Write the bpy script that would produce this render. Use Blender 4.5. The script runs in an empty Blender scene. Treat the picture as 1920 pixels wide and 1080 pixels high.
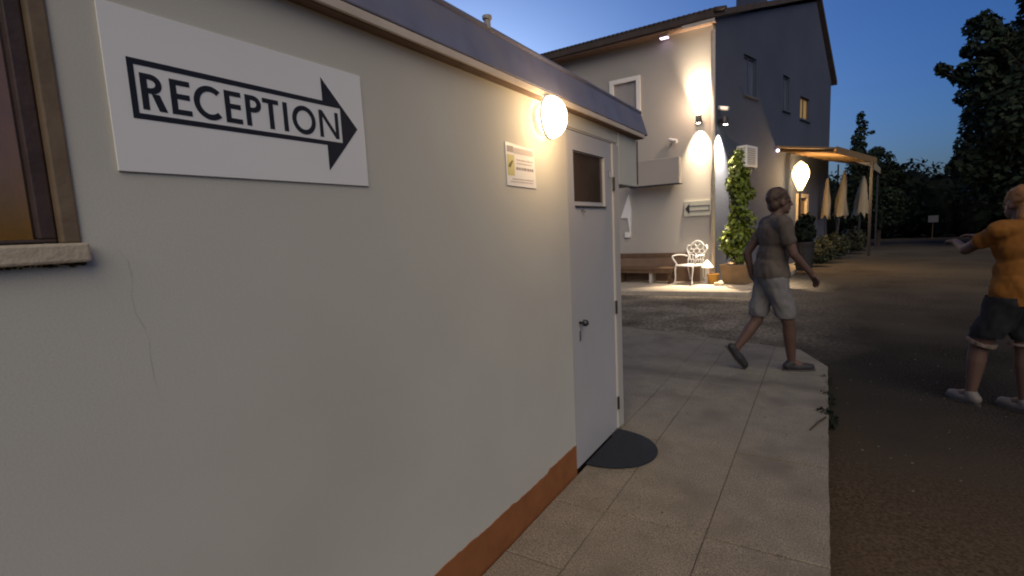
import bpy, bmesh, math, random
import numpy as np
from mathutils import Matrix, Vector, noise

random.seed(7)
S = bpy.context.scene
COL = S.collection

# ------------------------------------------------------------------ camera, sky, fill light, exposure
cam_data = bpy.data.cameras.new('camera')
cam = bpy.data.objects.new('camera', cam_data)
COL.objects.link(cam)
cam_data.sensor_width = 36.0
cam_data.lens = 36.0 * 910 / 1920
cam_data.clip_start = 0.02
cam_data.clip_end = 2000
dY = Vector((585, 138, -910)).normalized()
dZ = -Vector((370, -7460, -910))
dZ = (dZ - dY * dZ.dot(dY)).normalized()
dX = dY.cross(dZ)
R3 = Matrix((dX, dY, dZ))
M4 = R3.to_4x4()
M4.translation = Vector((0, 0, 1.45))
cam.matrix_world = M4
S.camera = cam

W = bpy.data.worlds.new('World')
S.world = W
W.use_nodes = True
wn = W.node_tree
wn.nodes.clear()
wo = wn.nodes.new('ShaderNodeOutputWorld')
bg = wn.nodes.new('ShaderNodeBackground')
sky = wn.nodes.new('ShaderNodeTexSky')
sky.sky_type = 'NISHITA'
sky.sun_disc = False
SUN_EL, SUN_AZ = math.radians(7), math.radians(-40)
sky.sun_elevation = SUN_EL
sky.sun_rotation = SUN_AZ
sky.altitude = 50
sky.air_density = 1.0
sky.dust_density = 3.0
sky.ozone_density = 6.0
tint = wn.nodes.new('ShaderNodeMix')
tint.data_type = 'RGBA'
tint.blend_type = 'MULTIPLY'
tint.inputs[0].default_value = 1.0
tint.inputs[7].default_value = (0.66, 0.76, 1.0, 1)       # dusk: the blue hour
wn.links.new(sky.outputs[0], tint.inputs[6])
wn.links.new(tint.outputs[2], bg.inputs[0])
bg.inputs[1].default_value = 0.14
wn.links.new(bg.outputs[0], wo.inputs[0])

fill_light_d = bpy.data.lights.new('sun', 'SUN')  # added warm fill for unseen lamps behind the camera, not the sky's sun
fill_light_d.energy = 1.75
fill_light_d.angle = math.radians(60)
fill_light_d.color = (1.0, 0.865, 0.645)
sun = bpy.data.objects.new('sun', fill_light_d)  # the added warm fill light, not the sky's sun
COL.objects.link(sun)
sun.rotation_euler = Vector((-0.45, 0.62, -0.62)).to_track_quat('-Z', 'Y').to_euler()

vs = S.view_settings
vs.view_transform = 'Standard'
vs.look = 'None'
vs.gamma = 1.0
vs.exposure = 0.0
vs.use_curve_mapping = False
try:
    S.cycles.filter_width = 2.0
    S.cycles.use_denoising = True
    S.cycles.max_bounces = 6
    S.cycles.sample_clamp_indirect = 4.0
except Exception:
    pass

# ------------------------------------------------------------------ materials
def nd(nt, t, **kw):
    n = nt.nodes.new(t)
    for k, v in kw.items():
        setattr(n, k, v)
    return n

def mat(name, col, rough=0.75, var=0.12, scale=6.0, bump=0.0, bscale=60.0, metal=0.0, spec=0.4,
        col2=None, mix_scale=1.5, mix_lo=0.45, mix_hi=0.6, emit=None, estr=0.0, detail=6, bdist=0.01, fine=0.0, fscale=150.0):
    m = bpy.data.materials.new(name)
    m.use_nodes = True
    nt = m.node_tree
    b = nt.nodes['Principled BSDF']
    tc = nd(nt, 'ShaderNodeTexCoord')
    n1 = nd(nt, 'ShaderNodeTexNoise')
    n1.inputs['Scale'].default_value = scale
    n1.inputs['Detail'].default_value = detail
    nt.links.new(tc.outputs['Object'], n1.inputs['Vector'])
    mr = nd(nt, 'ShaderNodeMapRange')
    mr.inputs['From Min'].default_value = 0.25
    mr.inputs['From Max'].default_value = 0.75
    mr.inputs['To Min'].default_value = 1 - var
    mr.inputs['To Max'].default_value = 1 + var
    nt.links.new(n1.outputs['Fac'], mr.inputs['Value'])
    src = mr.outputs[0]
    if fine > 0:
        n3 = nd(nt, 'ShaderNodeTexNoise')
        n3.inputs['Scale'].default_value = fscale
        n3.inputs['Detail'].default_value = 3
        nt.links.new(tc.outputs['Object'], n3.inputs['Vector'])
        m3 = nd(nt, 'ShaderNodeMapRange')
        m3.inputs['From Min'].default_value = 0.3
        m3.inputs['From Max'].default_value = 0.7
        m3.inputs['To Min'].default_value = 1 - fine
        m3.inputs['To Max'].default_value = 1 + fine
        nt.links.new(n3.outputs['Fac'], m3.inputs['Value'])
        mu = nd(nt, 'ShaderNodeMath', operation='MULTIPLY')
        nt.links.new(src, mu.inputs[0])
        nt.links.new(m3.outputs[0], mu.inputs[1])
        src = mu.outputs[0]
    base = nd(nt, 'ShaderNodeMix', data_type='RGBA', blend_type='MULTIPLY')
    base.inputs['Factor'].default_value = 1.0
    base.inputs[6].default_value = (*col, 1)
    nt.links.new(src, base.inputs[7])
    out = base.outputs[2]
    if col2 is not None:
        n2 = nd(nt, 'ShaderNodeTexNoise')
        n2.inputs['Scale'].default_value = mix_scale
        n2.inputs['Detail'].default_value = 5
        nt.links.new(tc.outputs['Object'], n2.inputs['Vector'])
        m2 = nd(nt, 'ShaderNodeMapRange')
        m2.inputs['From Min'].default_value = mix_lo
        m2.inputs['From Max'].default_value = mix_hi
        nt.links.new(n2.outputs['Fac'], m2.inputs['Value'])
        mx = nd(nt, 'ShaderNodeMix', data_type='RGBA')
        nt.links.new(m2.outputs[0], mx.inputs[0])
        nt.links.new(out, mx.inputs[6])
        mx.inputs[7].default_value = (*col2, 1)
        out = mx.outputs[2]
    nt.links.new(out, b.inputs['Base Color'])
    b.inputs['Roughness'].default_value = rough
    b.inputs['Metallic'].default_value = metal
    b.inputs['Specular IOR Level'].default_value = spec
    if bump > 0:
        nb = nd(nt, 'ShaderNodeTexNoise')
        nb.inputs['Scale'].default_value = bscale
        nb.inputs['Detail'].default_value = 5
        nt.links.new(tc.outputs['Object'], nb.inputs['Vector'])
        bp = nd(nt, 'ShaderNodeBump')
        bp.inputs['Strength'].default_value = bump
        bp.inputs['Distance'].default_value = bdist
        nt.links.new(nb.outputs['Fac'], bp.inputs['Height'])
        nt.links.new(bp.outputs[0], b.inputs['Normal'])
    if emit is not None:
        b.inputs['Emission Color'].default_value = (*emit, 1)
        b.inputs['Emission Strength'].default_value = estr
    return m

def glass_mat(name, tint=(0.8, 0.85, 0.85), refl=0.25):
    m = bpy.data.materials.new(name)
    m.use_nodes = True
    nt = m.node_tree
    nt.nodes.clear()
    o = nd(nt, 'ShaderNodeOutputMaterial')
    t = nd(nt, 'ShaderNodeBsdfTransparent')
    t.inputs[0].default_value = (*tint, 1)
    g = nd(nt, 'ShaderNodeBsdfGlossy')
    g.inputs['Roughness'].default_value = 0.03
    f = nd(nt, 'ShaderNodeFresnel')
    f.inputs[0].default_value = 1.5
    tc = nd(nt, 'ShaderNodeTexCoord')
    n1 = nd(nt, 'ShaderNodeTexNoise')
    n1.inputs['Scale'].default_value = 12
    nt.links.new(tc.outputs['Object'], n1.inputs['Vector'])
    bp = nd(nt, 'ShaderNodeBump')
    bp.inputs['Strength'].default_value = 0.05
    nt.links.new(n1.outputs['Fac'], bp.inputs['Height'])
    nt.links.new(bp.outputs[0], g.inputs['Normal'])
    mx = nd(nt, 'ShaderNodeMixShader')
    ad = nd(nt, 'ShaderNodeMath', operation='ADD')
    ad.inputs[1].default_value = refl * 0.2
    nt.links.new(f.outputs[0], ad.inputs[0])
    nt.links.new(ad.outputs[0], mx.inputs[0])
    nt.links.new(t.outputs[0], mx.inputs[1])
    nt.links.new(g.outputs[0], mx.inputs[2])
    nt.links.new(mx.outputs[0], o.inputs[0])
    return m

M = {}
M['plaster'] = mat('plaster', (0.54, 0.525, 0.45), rough=0.9, var=0.06, scale=1.2, bump=0.13, bscale=170, bdist=0.004, fine=0.05, fscale=260,
                   col2=(0.495, 0.468, 0.40), mix_scale=1.1, mix_lo=0.4, mix_hi=0.7)
M['skirting_paint'] = mat('skirting_paint', (0.27, 0.098, 0.030), rough=0.7, var=0.18, scale=9, bump=0.2, bscale=60)
M['door_paint'] = mat('door_paint', (0.44, 0.43, 0.425), rough=0.45, var=0.04, scale=3, bump=0.05, bscale=30)
M['door_post'] = mat('door_post', (0.46, 0.43, 0.385), rough=0.5, var=0.04, scale=3)
M['fascia'] = mat('fascia', (0.55, 0.47, 0.38), rough=0.7, var=0.12, scale=8)
M['soffit_wood'] = mat('soffit_wood', (0.16, 0.10, 0.07), rough=0.8, var=0.2, scale=12)
M['roof_sheet'] = mat('roof_sheet', (0.15, 0.155, 0.21), rough=0.55, var=0.15, scale=7, bump=0.15, bscale=40, col2=(0.18, 0.17, 0.20), mix_scale=3)
M['window_wood'] = mat('window_wood', (0.055, 0.034, 0.030), rough=0.55, var=0.25, scale=14, bump=0.2, bscale=50)
M['window_wood_pale'] = mat('window_wood_pale', (0.16, 0.115, 0.07), rough=0.6, var=0.2, scale=14, bump=0.2, bscale=50)
M['sill_stone'] = mat('sill_stone', (0.46, 0.39, 0.29), rough=0.85, var=0.15, scale=20, bump=0.3, bscale=90)
M['moss'] = mat('moss', (0.05, 0.045, 0.015), rough=0.95, var=0.4, scale=60, bump=0.6, bscale=120)
M['curtain'] = mat('curtain', (0.45, 0.20, 0.04), rough=0.9, var=0.6, scale=14, emit=(1.0, .42, .07), estr=.085)  # amber glow of the lit room put into the curtain
M['room'] = mat('room', (0.25, 0.13, 0.06), rough=0.9, var=0.3, scale=3)
M['glass'] = glass_mat('glass')
M['glass_dark'] = mat('glass_dark', (0.07, 0.05, 0.04), rough=0.12, var=0.3, scale=3, spec=0.6)
M['glass_blue'] = mat('glass_blue', (0.10, 0.12, 0.17), rough=0.15, var=0.2, scale=2, spec=0.6)
M['sign_white'] = mat('sign_white', (0.78, 0.77, 0.735), rough=0.4, var=0.03, scale=2)
M['sign_black'] = mat('sign_black', (0.018, 0.018, 0.02), rough=0.45, var=0.1, scale=20)
M['ink_grey'] = mat('ink_grey', (0.30, 0.27, 0.26), rough=0.6, var=0.1)
M['ink_pale'] = mat('ink_pale', (0.48, 0.43, 0.40), rough=0.6, var=0.1)
M['ink_yellow'] = mat('ink_yellow', (0.55, 0.50, 0.22), rough=0.6, var=0.1)
M['ink_olive'] = mat('ink_olive', (0.14, 0.11, 0.03), rough=0.6, var=0.1)
M['metal_dark'] = mat('metal_dark', (0.05, 0.05, 0.055), rough=0.4, metal=0.6, var=0.15, scale=20)
M['metal_steel'] = mat('metal_steel', (0.30, 0.29, 0.30), rough=0.35, metal=0.8, var=0.1, scale=20)
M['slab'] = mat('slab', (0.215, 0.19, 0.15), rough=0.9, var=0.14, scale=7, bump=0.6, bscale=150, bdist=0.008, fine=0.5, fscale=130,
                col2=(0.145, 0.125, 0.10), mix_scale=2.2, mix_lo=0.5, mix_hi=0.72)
M['mortar'] = mat('mortar', (0.12, 0.105, 0.085), rough=0.95, var=0.3, scale=15, bump=0.5, bscale=90)
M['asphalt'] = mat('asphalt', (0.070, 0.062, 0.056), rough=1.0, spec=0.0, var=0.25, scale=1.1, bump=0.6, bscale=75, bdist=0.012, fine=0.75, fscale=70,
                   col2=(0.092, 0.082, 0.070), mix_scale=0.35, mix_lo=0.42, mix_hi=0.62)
def tone_along_y(m, stops):  # multiplies the base colour by a ramp along Y
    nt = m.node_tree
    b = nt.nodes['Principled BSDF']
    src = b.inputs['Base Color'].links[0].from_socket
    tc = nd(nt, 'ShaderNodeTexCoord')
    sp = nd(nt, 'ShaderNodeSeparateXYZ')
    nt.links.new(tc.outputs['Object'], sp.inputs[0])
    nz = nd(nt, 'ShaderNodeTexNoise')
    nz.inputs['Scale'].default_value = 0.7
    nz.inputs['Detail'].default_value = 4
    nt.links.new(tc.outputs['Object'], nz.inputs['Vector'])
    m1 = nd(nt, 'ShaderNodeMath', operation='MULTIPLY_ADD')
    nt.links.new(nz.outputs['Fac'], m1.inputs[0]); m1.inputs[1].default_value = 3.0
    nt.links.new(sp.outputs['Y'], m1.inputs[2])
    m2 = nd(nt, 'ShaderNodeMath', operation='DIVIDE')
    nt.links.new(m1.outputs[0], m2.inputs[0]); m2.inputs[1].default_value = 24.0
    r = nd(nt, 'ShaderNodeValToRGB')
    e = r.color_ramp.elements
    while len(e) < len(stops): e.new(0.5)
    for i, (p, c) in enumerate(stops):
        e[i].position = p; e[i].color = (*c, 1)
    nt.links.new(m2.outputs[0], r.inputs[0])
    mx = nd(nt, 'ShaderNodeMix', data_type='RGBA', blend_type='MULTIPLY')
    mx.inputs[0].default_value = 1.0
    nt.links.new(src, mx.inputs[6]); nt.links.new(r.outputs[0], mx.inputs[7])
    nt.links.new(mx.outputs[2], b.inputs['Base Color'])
def yard_mix(m):  # pale gravel; lamplight on the yard is put into its colour
    nt = m.node_tree
    b = nt.nodes['Principled BSDF']
    src = b.inputs['Base Color'].links[0].from_socket
    tc = nd(nt, 'ShaderNodeTexCoord')
    sp = nd(nt, 'ShaderNodeSeparateXYZ')
    nt.links.new(tc.outputs['Object'], sp.inputs[0])
    nz = nd(nt, 'ShaderNodeTexNoise')
    nz.inputs['Scale'].default_value = 1.3
    nz.inputs['Detail'].default_value = 7
    nt.links.new(tc.outputs['Object'], nz.inputs['Vector'])
    def rng(sock, a, b_):
        q = nd(nt, 'ShaderNodeMapRange')
        q.inputs['From Min'].default_value = a; q.inputs['From Max'].default_value = b_
        nt.links.new(sock, q.inputs['Value'])
        return q.outputs[0]
    wob = nd(nt, 'ShaderNodeMath', operation='MULTIPLY_ADD')
    nt.links.new(nz.outputs['Fac'], wob.inputs[0]); wob.inputs[1].default_value = 1.6
    nt.links.new(sp.outputs['X'], wob.inputs[2])
    f1 = rng(wob.outputs[0], 1.3, 0.2)          # fades out towards the carriageway
    f2 = rng(sp.outputs['Y'], 5.5, 7.0)
    f3 = rng(sp.outputs['Y'], 16.0, 11.0)
    f4 = rng(nz.outputs['Fac'], 0.25, 0.62)
    p = f1
    for q in (f2, f3, f4):
        mm = nd(nt, 'ShaderNodeMath', operation='MULTIPLY')
        nt.links.new(p, mm.inputs[0]); nt.links.new(q, mm.inputs[1]); p = mm.outputs[0]
    n5 = nd(nt, 'ShaderNodeTexNoise')
    n5.inputs['Scale'].default_value = 22
    n5.inputs['Detail'].default_value = 6
    nt.links.new(tc.outputs['Object'], n5.inputs['Vector'])
    cr = nd(nt, 'ShaderNodeValToRGB')
    cr.color_ramp.elements[0].position = .3; cr.color_ramp.elements[0].color = (0.075, 0.068, 0.057, 1)
    cr.color_ramp.elements[1].position = .7; cr.color_ramp.elements[1].color = (0.31, 0.275, 0.23, 1)
    nt.links.new(n5.outputs['Fac'], cr.inputs[0])
    mx = nd(nt, 'ShaderNodeMix', data_type='RGBA')
    nt.links.new(p, mx.inputs[0]); nt.links.new(src, mx.inputs[6]); nt.links.new(cr.outputs[0], mx.inputs[7])
    nt.links.new(mx.outputs[2], b.inputs['Base Color'])
tone_along_y(M['asphalt'], [(0.16, (1.18, 0.92, 0.66)), (0.26, (0.42, 0.43, 0.43)), (0.36, (0.42, 0.43, 0.43)), (0.52, (0.95, 0.92, 0.85))])  # near lamplight and mid-road shadow put into the asphalt colour
yard_mix(M['asphalt'])
tone_along_y(M['slab'], [(0.13, (1.10, 1.02, 0.96)), (0.19, (0.98, 0.95, 0.92)), (0.27, (0.80, 0.83, 0.85)), (0.40, (0.72, 0.75, 0.78))])  # darker, cooler paving farther along Y
def dark_band(m, y0, w):  # uneven darker band across the slabs at a given Y
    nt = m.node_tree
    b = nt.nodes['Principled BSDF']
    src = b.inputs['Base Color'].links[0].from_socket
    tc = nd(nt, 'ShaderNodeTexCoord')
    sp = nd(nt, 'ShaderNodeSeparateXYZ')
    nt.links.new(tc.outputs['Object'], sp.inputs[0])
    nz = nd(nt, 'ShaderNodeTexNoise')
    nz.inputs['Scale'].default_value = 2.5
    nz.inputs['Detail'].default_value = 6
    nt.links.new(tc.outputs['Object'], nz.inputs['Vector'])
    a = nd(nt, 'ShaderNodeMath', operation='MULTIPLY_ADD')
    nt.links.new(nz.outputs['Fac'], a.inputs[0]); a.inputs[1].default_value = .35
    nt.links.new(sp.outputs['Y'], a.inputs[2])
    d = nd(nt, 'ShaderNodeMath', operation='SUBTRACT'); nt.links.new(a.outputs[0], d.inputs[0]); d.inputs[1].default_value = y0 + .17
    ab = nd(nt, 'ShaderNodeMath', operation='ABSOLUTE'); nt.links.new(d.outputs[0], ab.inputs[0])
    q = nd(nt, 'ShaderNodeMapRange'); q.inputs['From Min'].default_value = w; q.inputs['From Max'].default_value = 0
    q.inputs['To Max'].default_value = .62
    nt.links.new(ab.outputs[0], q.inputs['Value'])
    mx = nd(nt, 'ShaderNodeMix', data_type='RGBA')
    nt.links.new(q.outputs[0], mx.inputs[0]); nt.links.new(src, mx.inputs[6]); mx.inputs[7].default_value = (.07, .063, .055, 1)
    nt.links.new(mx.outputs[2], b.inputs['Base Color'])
dark_band(M['slab'], 4.66, .16)
M['gravel'] = mat('gravel', (0.19, 0.165, 0.135), rough=0.95, var=0.3, scale=1.8, bump=0.8, bscale=60, bdist=0.02, fine=0.4, fscale=45,
                  col2=(0.09, 0.08, 0.066), mix_scale=0.8, mix_lo=0.5, mix_hi=0.66)
M['terrace'] = mat('terrace', (0.36, 0.31, 0.25), rough=0.85, var=0.15, scale=5, bump=0.3, bscale=70, fine=0.15, fscale=50)
M['mat_rubber'] = mat('mat_rubber', (0.018, 0.023, 0.032), rough=0.95, var=0.3, scale=60, bump=0.8, bscale=250)
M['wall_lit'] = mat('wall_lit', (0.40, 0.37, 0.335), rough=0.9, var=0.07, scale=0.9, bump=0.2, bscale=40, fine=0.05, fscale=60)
M['wall_shaded'] = mat('wall_shaded', (0.055, 0.068, 0.108), rough=0.9, var=0.15, scale=0.8, bump=0.2, bscale=30, fine=0.06, fscale=40)  # same wall as the front; its unlit shade is put into the colour
M['plinth'] = mat('plinth', (0.21, 0.135, 0.09), rough=0.85, var=0.2, scale=4, bump=0.3, bscale=30)
M['wood_dark'] = mat('wood_dark', (0.12, 0.07, 0.04), rough=0.7, var=0.25, scale=9)
M['white_frame'] = mat('white_frame', (0.78, 0.74, 0.70), rough=0.5, var=0.04)
M['pane_grey'] = mat('pane_grey', (0.34, 0.31, 0.29), rough=0.35, var=0.05, scale=1.5)
M['box_grey'] = mat('box_grey', (0.40, 0.355, 0.31), rough=0.7, var=0.05, scale=2)
M['crack_grey'] = mat('crack_grey', (0.44, 0.425, 0.365), rough=0.9)
M['sign_sage'] = mat('sign_sage', (0.36, 0.36, 0.32), rough=0.5, var=0.05)
M['tile_dark'] = mat('tile_dark', (0.06, 0.045, 0.04), rough=0.85, var=0.25, scale=5, bump=0.4, bscale=20)
M['verge'] = mat('verge', (0.45, 0.40, 0.35), rough=0.7, var=0.08)
M['white_plastic'] = mat('white_plastic', (0.72, 0.70, 0.68), rough=0.45, var=0.05)
M['white_paint'] = mat('white_paint', (0.80, 0.78, 0.75), rough=0.45, var=0.06, scale=25, bump=0.1, bscale=60)
M['terracotta'] = mat('terracotta', (0.23, 0.15, 0.075), rough=0.85, var=0.15, scale=7, bump=0.2, bscale=40)
M['ochre'] = mat('ochre', (0.32, 0.17, 0.03), rough=0.8, var=0.15, scale=10)
M['soil'] = mat('soil', (0.36, 0.32, 0.24), rough=0.95, var=0.4, scale=30, bump=0.8, bscale=60)
M['leaf'] = mat('leaf', (0.13, 0.17, 0.012), rough=0.5, var=0.45, scale=9, spec=0.5)
M['leaf_shrub'] = mat('leaf_shrub', (0.022, 0.026, 0.012), rough=0.7, var=0.4, scale=6)
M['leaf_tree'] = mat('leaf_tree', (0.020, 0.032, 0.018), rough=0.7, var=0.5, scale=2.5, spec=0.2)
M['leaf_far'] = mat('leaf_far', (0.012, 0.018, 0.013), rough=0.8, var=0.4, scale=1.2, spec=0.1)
M['bark'] = mat('bark', (0.05, 0.035, 0.025), rough=0.95, var=0.3, scale=9, bump=0.6, bscale=25)
M['canvas'] = mat('canvas', (0.28, 0.24, 0.18), rough=0.85, var=0.1, scale=8)
M['timber'] = mat('timber', (0.20, 0.13, 0.065), rough=0.75, var=0.2, scale=6)
M['cream_paint'] = mat('cream_paint', (0.50, 0.42, 0.30), rough=0.6, var=0.08)
M['pot_black'] = mat('pot_black', (0.02, 0.018, 0.02), rough=0.6, var=0.2)
M['grit'] = mat('grit', (0.16, 0.14, 0.11), rough=0.95, var=0.6, scale=2.0)
M['skin'] = mat('skin', (0.10, 0.056, 0.042), rough=0.6, var=0.08, scale=12)
M['shirt_orange'] = mat('shirt_orange', (0.18, 0.068, 0.007), rough=0.9, var=0.12, scale=10, bump=0.3, bscale=25)
M['shorts_black'] = mat('shorts_black', (0.012, 0.012, 0.014), rough=0.9, var=0.2)
M['hem_trim'] = mat('hem_trim', (0.16, 0.12, 0.10), rough=0.9, var=0.6, scale=45)
M['hair_blond'] = mat('hair_blond', (0.22, 0.10, 0.03), rough=0.6, var=0.35, scale=40, bump=0.5, bscale=60)
M['hair_brown'] = mat('hair_brown', (0.055, 0.032, 0.02), rough=0.6, var=0.35, scale=40, bump=0.5, bscale=60)
M['shirt_grey'] = mat('shirt_grey', (0.085, 0.068, 0.056), rough=0.9, var=0.12, scale=10, bump=0.3, bscale=25)
M['shorts_grey'] = mat('shorts_grey', (0.15, 0.145, 0.145), rough=0.9, var=0.12, scale=10, bump=0.3, bscale=25)
M['shoe_dark'] = mat('shoe_dark', (0.02, 0.02, 0.022), rough=0.6, var=0.2)
M['shoe_sole'] = mat('shoe_sole', (0.06, 0.055, 0.05), rough=0.8, var=0.2)
M['shoe_white'] = mat('shoe_white', (0.14, 0.125, 0.115), rough=0.7, var=0.1)
M['eye'] = mat('eye', (0.05, 0.04, 0.035), rough=0.2, var=0.1)
M['lamp_glow'] = mat('lamp_glow', (0.9, 0.85, 0.75), emit=(1.0, 0.76, 0.45), estr=14.0)
M['lantern_glow'] = mat('lantern_glow', (0.9, 0.85, 0.75), emit=(1.0, 0.72, 0.36), estr=2.8)
M['sconce_glow'] = mat('sconce_glow', (0.9, 0.85, 0.75), emit=(1.0, 0.86, 0.68), estr=25.0)
M['violet_glow'] = mat('violet_glow', (0.8, 0.7, 0.9), emit=(0.85, 0.65, 1.0), estr=3.5)
M['window_glow'] = mat('window_glow', (0.2, 0.15, 0.08), emit=(1.0, 0.62, 0.22), estr=0.16, var=0.3, scale=3)
M['pipe'] = mat('pipe', (0.33, 0.30, 0.27), rough=0.6, var=0.1)

# ------------------------------------------------------------------ mesh helper
class MB:
    def __init__(s):
        s.v, s.f = [], []
    def add(s, vs_, fs_):
        n = len(s.v)
        s.v += [Vector(p) for p in vs_]
        s.f += [tuple(i + n for i in f) for f in fs_]
        return s
    def box(s, a, b):
        x0, y0, z0 = a; x1, y1, z1 = b
        return s.add([(x0,y0,z0),(x1,y0,z0),(x1,y1,z0),(x0,y1,z0),(x0,y0,z1),(x1,y0,z1),(x1,y1,z1),(x0,y1,z1)],
                     [(3,2,1,0),(4,5,6,7),(0,1,5,4),(1,2,6,5),(2,3,7,6),(3,0,4,7)])
    def prism(s, pts, d):
        d = Vector(d); n = len(pts)
        pts = [Vector(p) for p in pts]
        nrm = Vector((0,0,0))
        for i in range(n):
            nrm += pts[i].cross(pts[(i+1) % n])
        if nrm.dot(d) > 0:
            pts = pts[::-1]
        return s.add(pts + [p + d for p in pts],
                     [tuple(range(n)), tuple(range(2*n-1, n-1, -1))] + [((i+1) % n, i, n+i, n+(i+1) % n) for i in range(n)])
    def tube(s, pts, rad, seg=8, cap=True):
        pts = [Vector(p) for p in pts]
        if not hasattr(rad, '__len__'):
            rad = [rad] * len(pts)
        rings = []
        up = None
        for i, p in enumerate(pts):
            t = (pts[min(i+1, len(pts)-1)] - pts[max(i-1, 0)]).normalized()
            if up is None:
                up = t.orthogonal().normalized()
            else:
                up = (up - t * up.dot(t)).normalized()
            bi = t.cross(up)
            rings.append([p + (up * math.cos(2*math.pi*k/seg) + bi * math.sin(2*math.pi*k/seg)) * rad[i] for k in range(seg)])
        vs_ = [q for r in rings for q in r]
        fs_ = []
        for i in range(len(pts)-1):
            for k in range(seg):
                fs_.append((i*seg+k, i*seg+(k+1) % seg, (i+1)*seg+(k+1) % seg, (i+1)*seg+k))
        if cap:
            fs_.append(tuple(range(seg-1, -1, -1)))
            fs_.append(tuple((len(pts)-1)*seg+k for k in range(seg)))
        return s.add(vs_, fs_)
    def lathe(s, c, prof, seg=16):
        c = Vector(c)
        vs_, fs_ = [], []
        for r, z in prof:
            for k in range(seg):
                a = 2*math.pi*k/seg
                vs_.append(c + Vector((r*math.cos(a), r*math.sin(a), z)))
        for i in range(len(prof)-1):
            for k in range(seg):
                fs_.append((i*seg+k, i*seg+(k+1) % seg, (i+1)*seg+(k+1) % seg, (i+1)*seg+k))
        fs_.append(tuple(range(seg-1, -1, -1)))
        fs_.append(tuple((len(prof)-1)*seg+k for k in range(seg)))
        return s.add(vs_, fs_)
    def ball(s, c, r, sub=2, rot=None):
        if not hasattr(r, '__len__'):
            r = (r, r, r)
        bm = bmesh.new()
        bmesh.ops.create_icosphere(bm, subdivisions=sub, radius=1.0)
        vs_ = []
        for v in bm.verts:
            p = Vector((v.co.x*r[0], v.co.y*r[1], v.co.z*r[2]))
            if rot is not None:
                p = rot @ p
            vs_.append(p + Vector(c))
        fs_ = [tuple(v.index for v in f.verts) for f in bm.faces]
        bm.free()
        return s.add(vs_, fs_)
    def cone(s, a, ra, b, rb, seg=12):     # tapered capsule
        s.tube([a, b], [ra, rb], seg)
        s.ball(a, ra, 2); s.ball(b, rb, 2)
        return s
    def xf(s, fn):
        s.v = [Vector(fn(p)) for p in s.v]
        return s
    def build(s, name, m, parent=None, smooth=False, bevel=0.0, local=False):
        me = bpy.data.meshes.new(name)
        off = Vector((0,0,0))
        if parent is not None and not local:
            q = parent
            while q is not None:
                off += q.location; q = q.parent
        me.from_pydata([tuple(p - off) for p in s.v], [], s.f)
        me.update()
        o = bpy.data.objects.new(name, me)
        COL.objects.link(o)
        if isinstance(m, str):
            m = M[m]
        me.materials.append(m)
        if smooth:
            me.polygons.foreach_set('use_smooth', [True] * len(me.polygons))
        if parent is not None:
            o.parent = parent
        if bevel > 0:
            b = o.modifiers.new('bevel', 'BEVEL')
            b.width = bevel; b.segments = 2; b.limit_method = 'ANGLE'
        return o

def tag(o, label, cat, group=None):
    o['label'] = label; o['category'] = cat
    if group: o['group'] = group
    return o
def thing(name, loc, label, cat, group=None):
    o = bpy.data.objects.new(name, None)
    o.empty_display_size = 0.1
    COL.objects.link(o)
    o.location = loc
    return tag(o, label, cat, group)
def structure(o):
    o['kind'] = 'structure'; return o
def stuff(o):
    o['kind'] = 'stuff'; return o

def wall_grid(us, vs_, holes, fn, thick):
    """a wall in (u,v) with rectangular holes; fn(u, v, w) -> world point, w from 0 (face) to thick (back)"""
    us = sorted(set(us + [h[0] for h in holes] + [h[1] for h in holes]))
    vs_ = sorted(set(vs_ + [h[2] for h in holes] + [h[3] for h in holes]))
    nu, nv = len(us)-1, len(vs_)-1
    solid = {}
    for i in range(nu):
        for j in range(nv):
            cu, cv = (us[i]+us[i+1])/2, (vs_[j]+vs_[j+1])/2
            solid[i, j] = not any(h[0] < cu < h[1] and h[2] < cv < h[3] for h in holes)
    b = MB()
    def quad(*p): b.add([fn(*q) for q in p], [(0,1,2,3)])
    for (i, j), sd in solid.items():
        if not sd: continue
        u0, u1, v0, v1 = us[i], us[i+1], vs_[j], vs_[j+1]
        quad((u0,v0,0),(u1,v0,0),(u1,v1,0),(u0,v1,0))
        quad((u0,v0,thick),(u0,v1,thick),(u1,v1,thick),(u1,v0,thick))
        if not solid.get((i-1, j), False): quad((u0,v0,0),(u0,v1,0),(u0,v1,thick),(u0,v0,thick))
        if not solid.get((i+1, j), False): quad((u1,v0,0),(u1,v0,thick),(u1,v1,thick),(u1,v1,0))
        if not solid.get((i, j-1), False): quad((u0,v0,0),(u0,v0,thick),(u1,v0,thick),(u1,v0,0))
        if not solid.get((i, j+1), False): quad((u0,v1,0),(u1,v1,0),(u1,v1,thick),(u0,v1,thick))
    return b

# ------------------------------------------------------------------ ground
g = MB()
N = 60
xs = [-300, -120, -50] + list(np.linspace(-20, 20, N)) + [50, 120, 300]
ys = [-300, -60, -20] + list(np.linspace(-8, 60, N+30)) + [120, 300, 900]
for y in ys:
    for x in xs:
        dz = 0.012 * noise.noise(Vector((x*0.5, y*0.5, 0))) if -20 < x < 20 and -8 < y < 60 else 0
        g.v.append(Vector((x, y, -0.10 + dz)))
nx = len(xs)
for j in range(len(ys)-1):
    for i in range(nx-1):
        g.f.append((j*nx+i, j*nx+i+1, (j+1)*nx+i+1, (j+1)*nx+i))
structure(g.build('road', 'asphalt', smooth=True))   # asphalt, gravelly in front of the terrace

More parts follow.
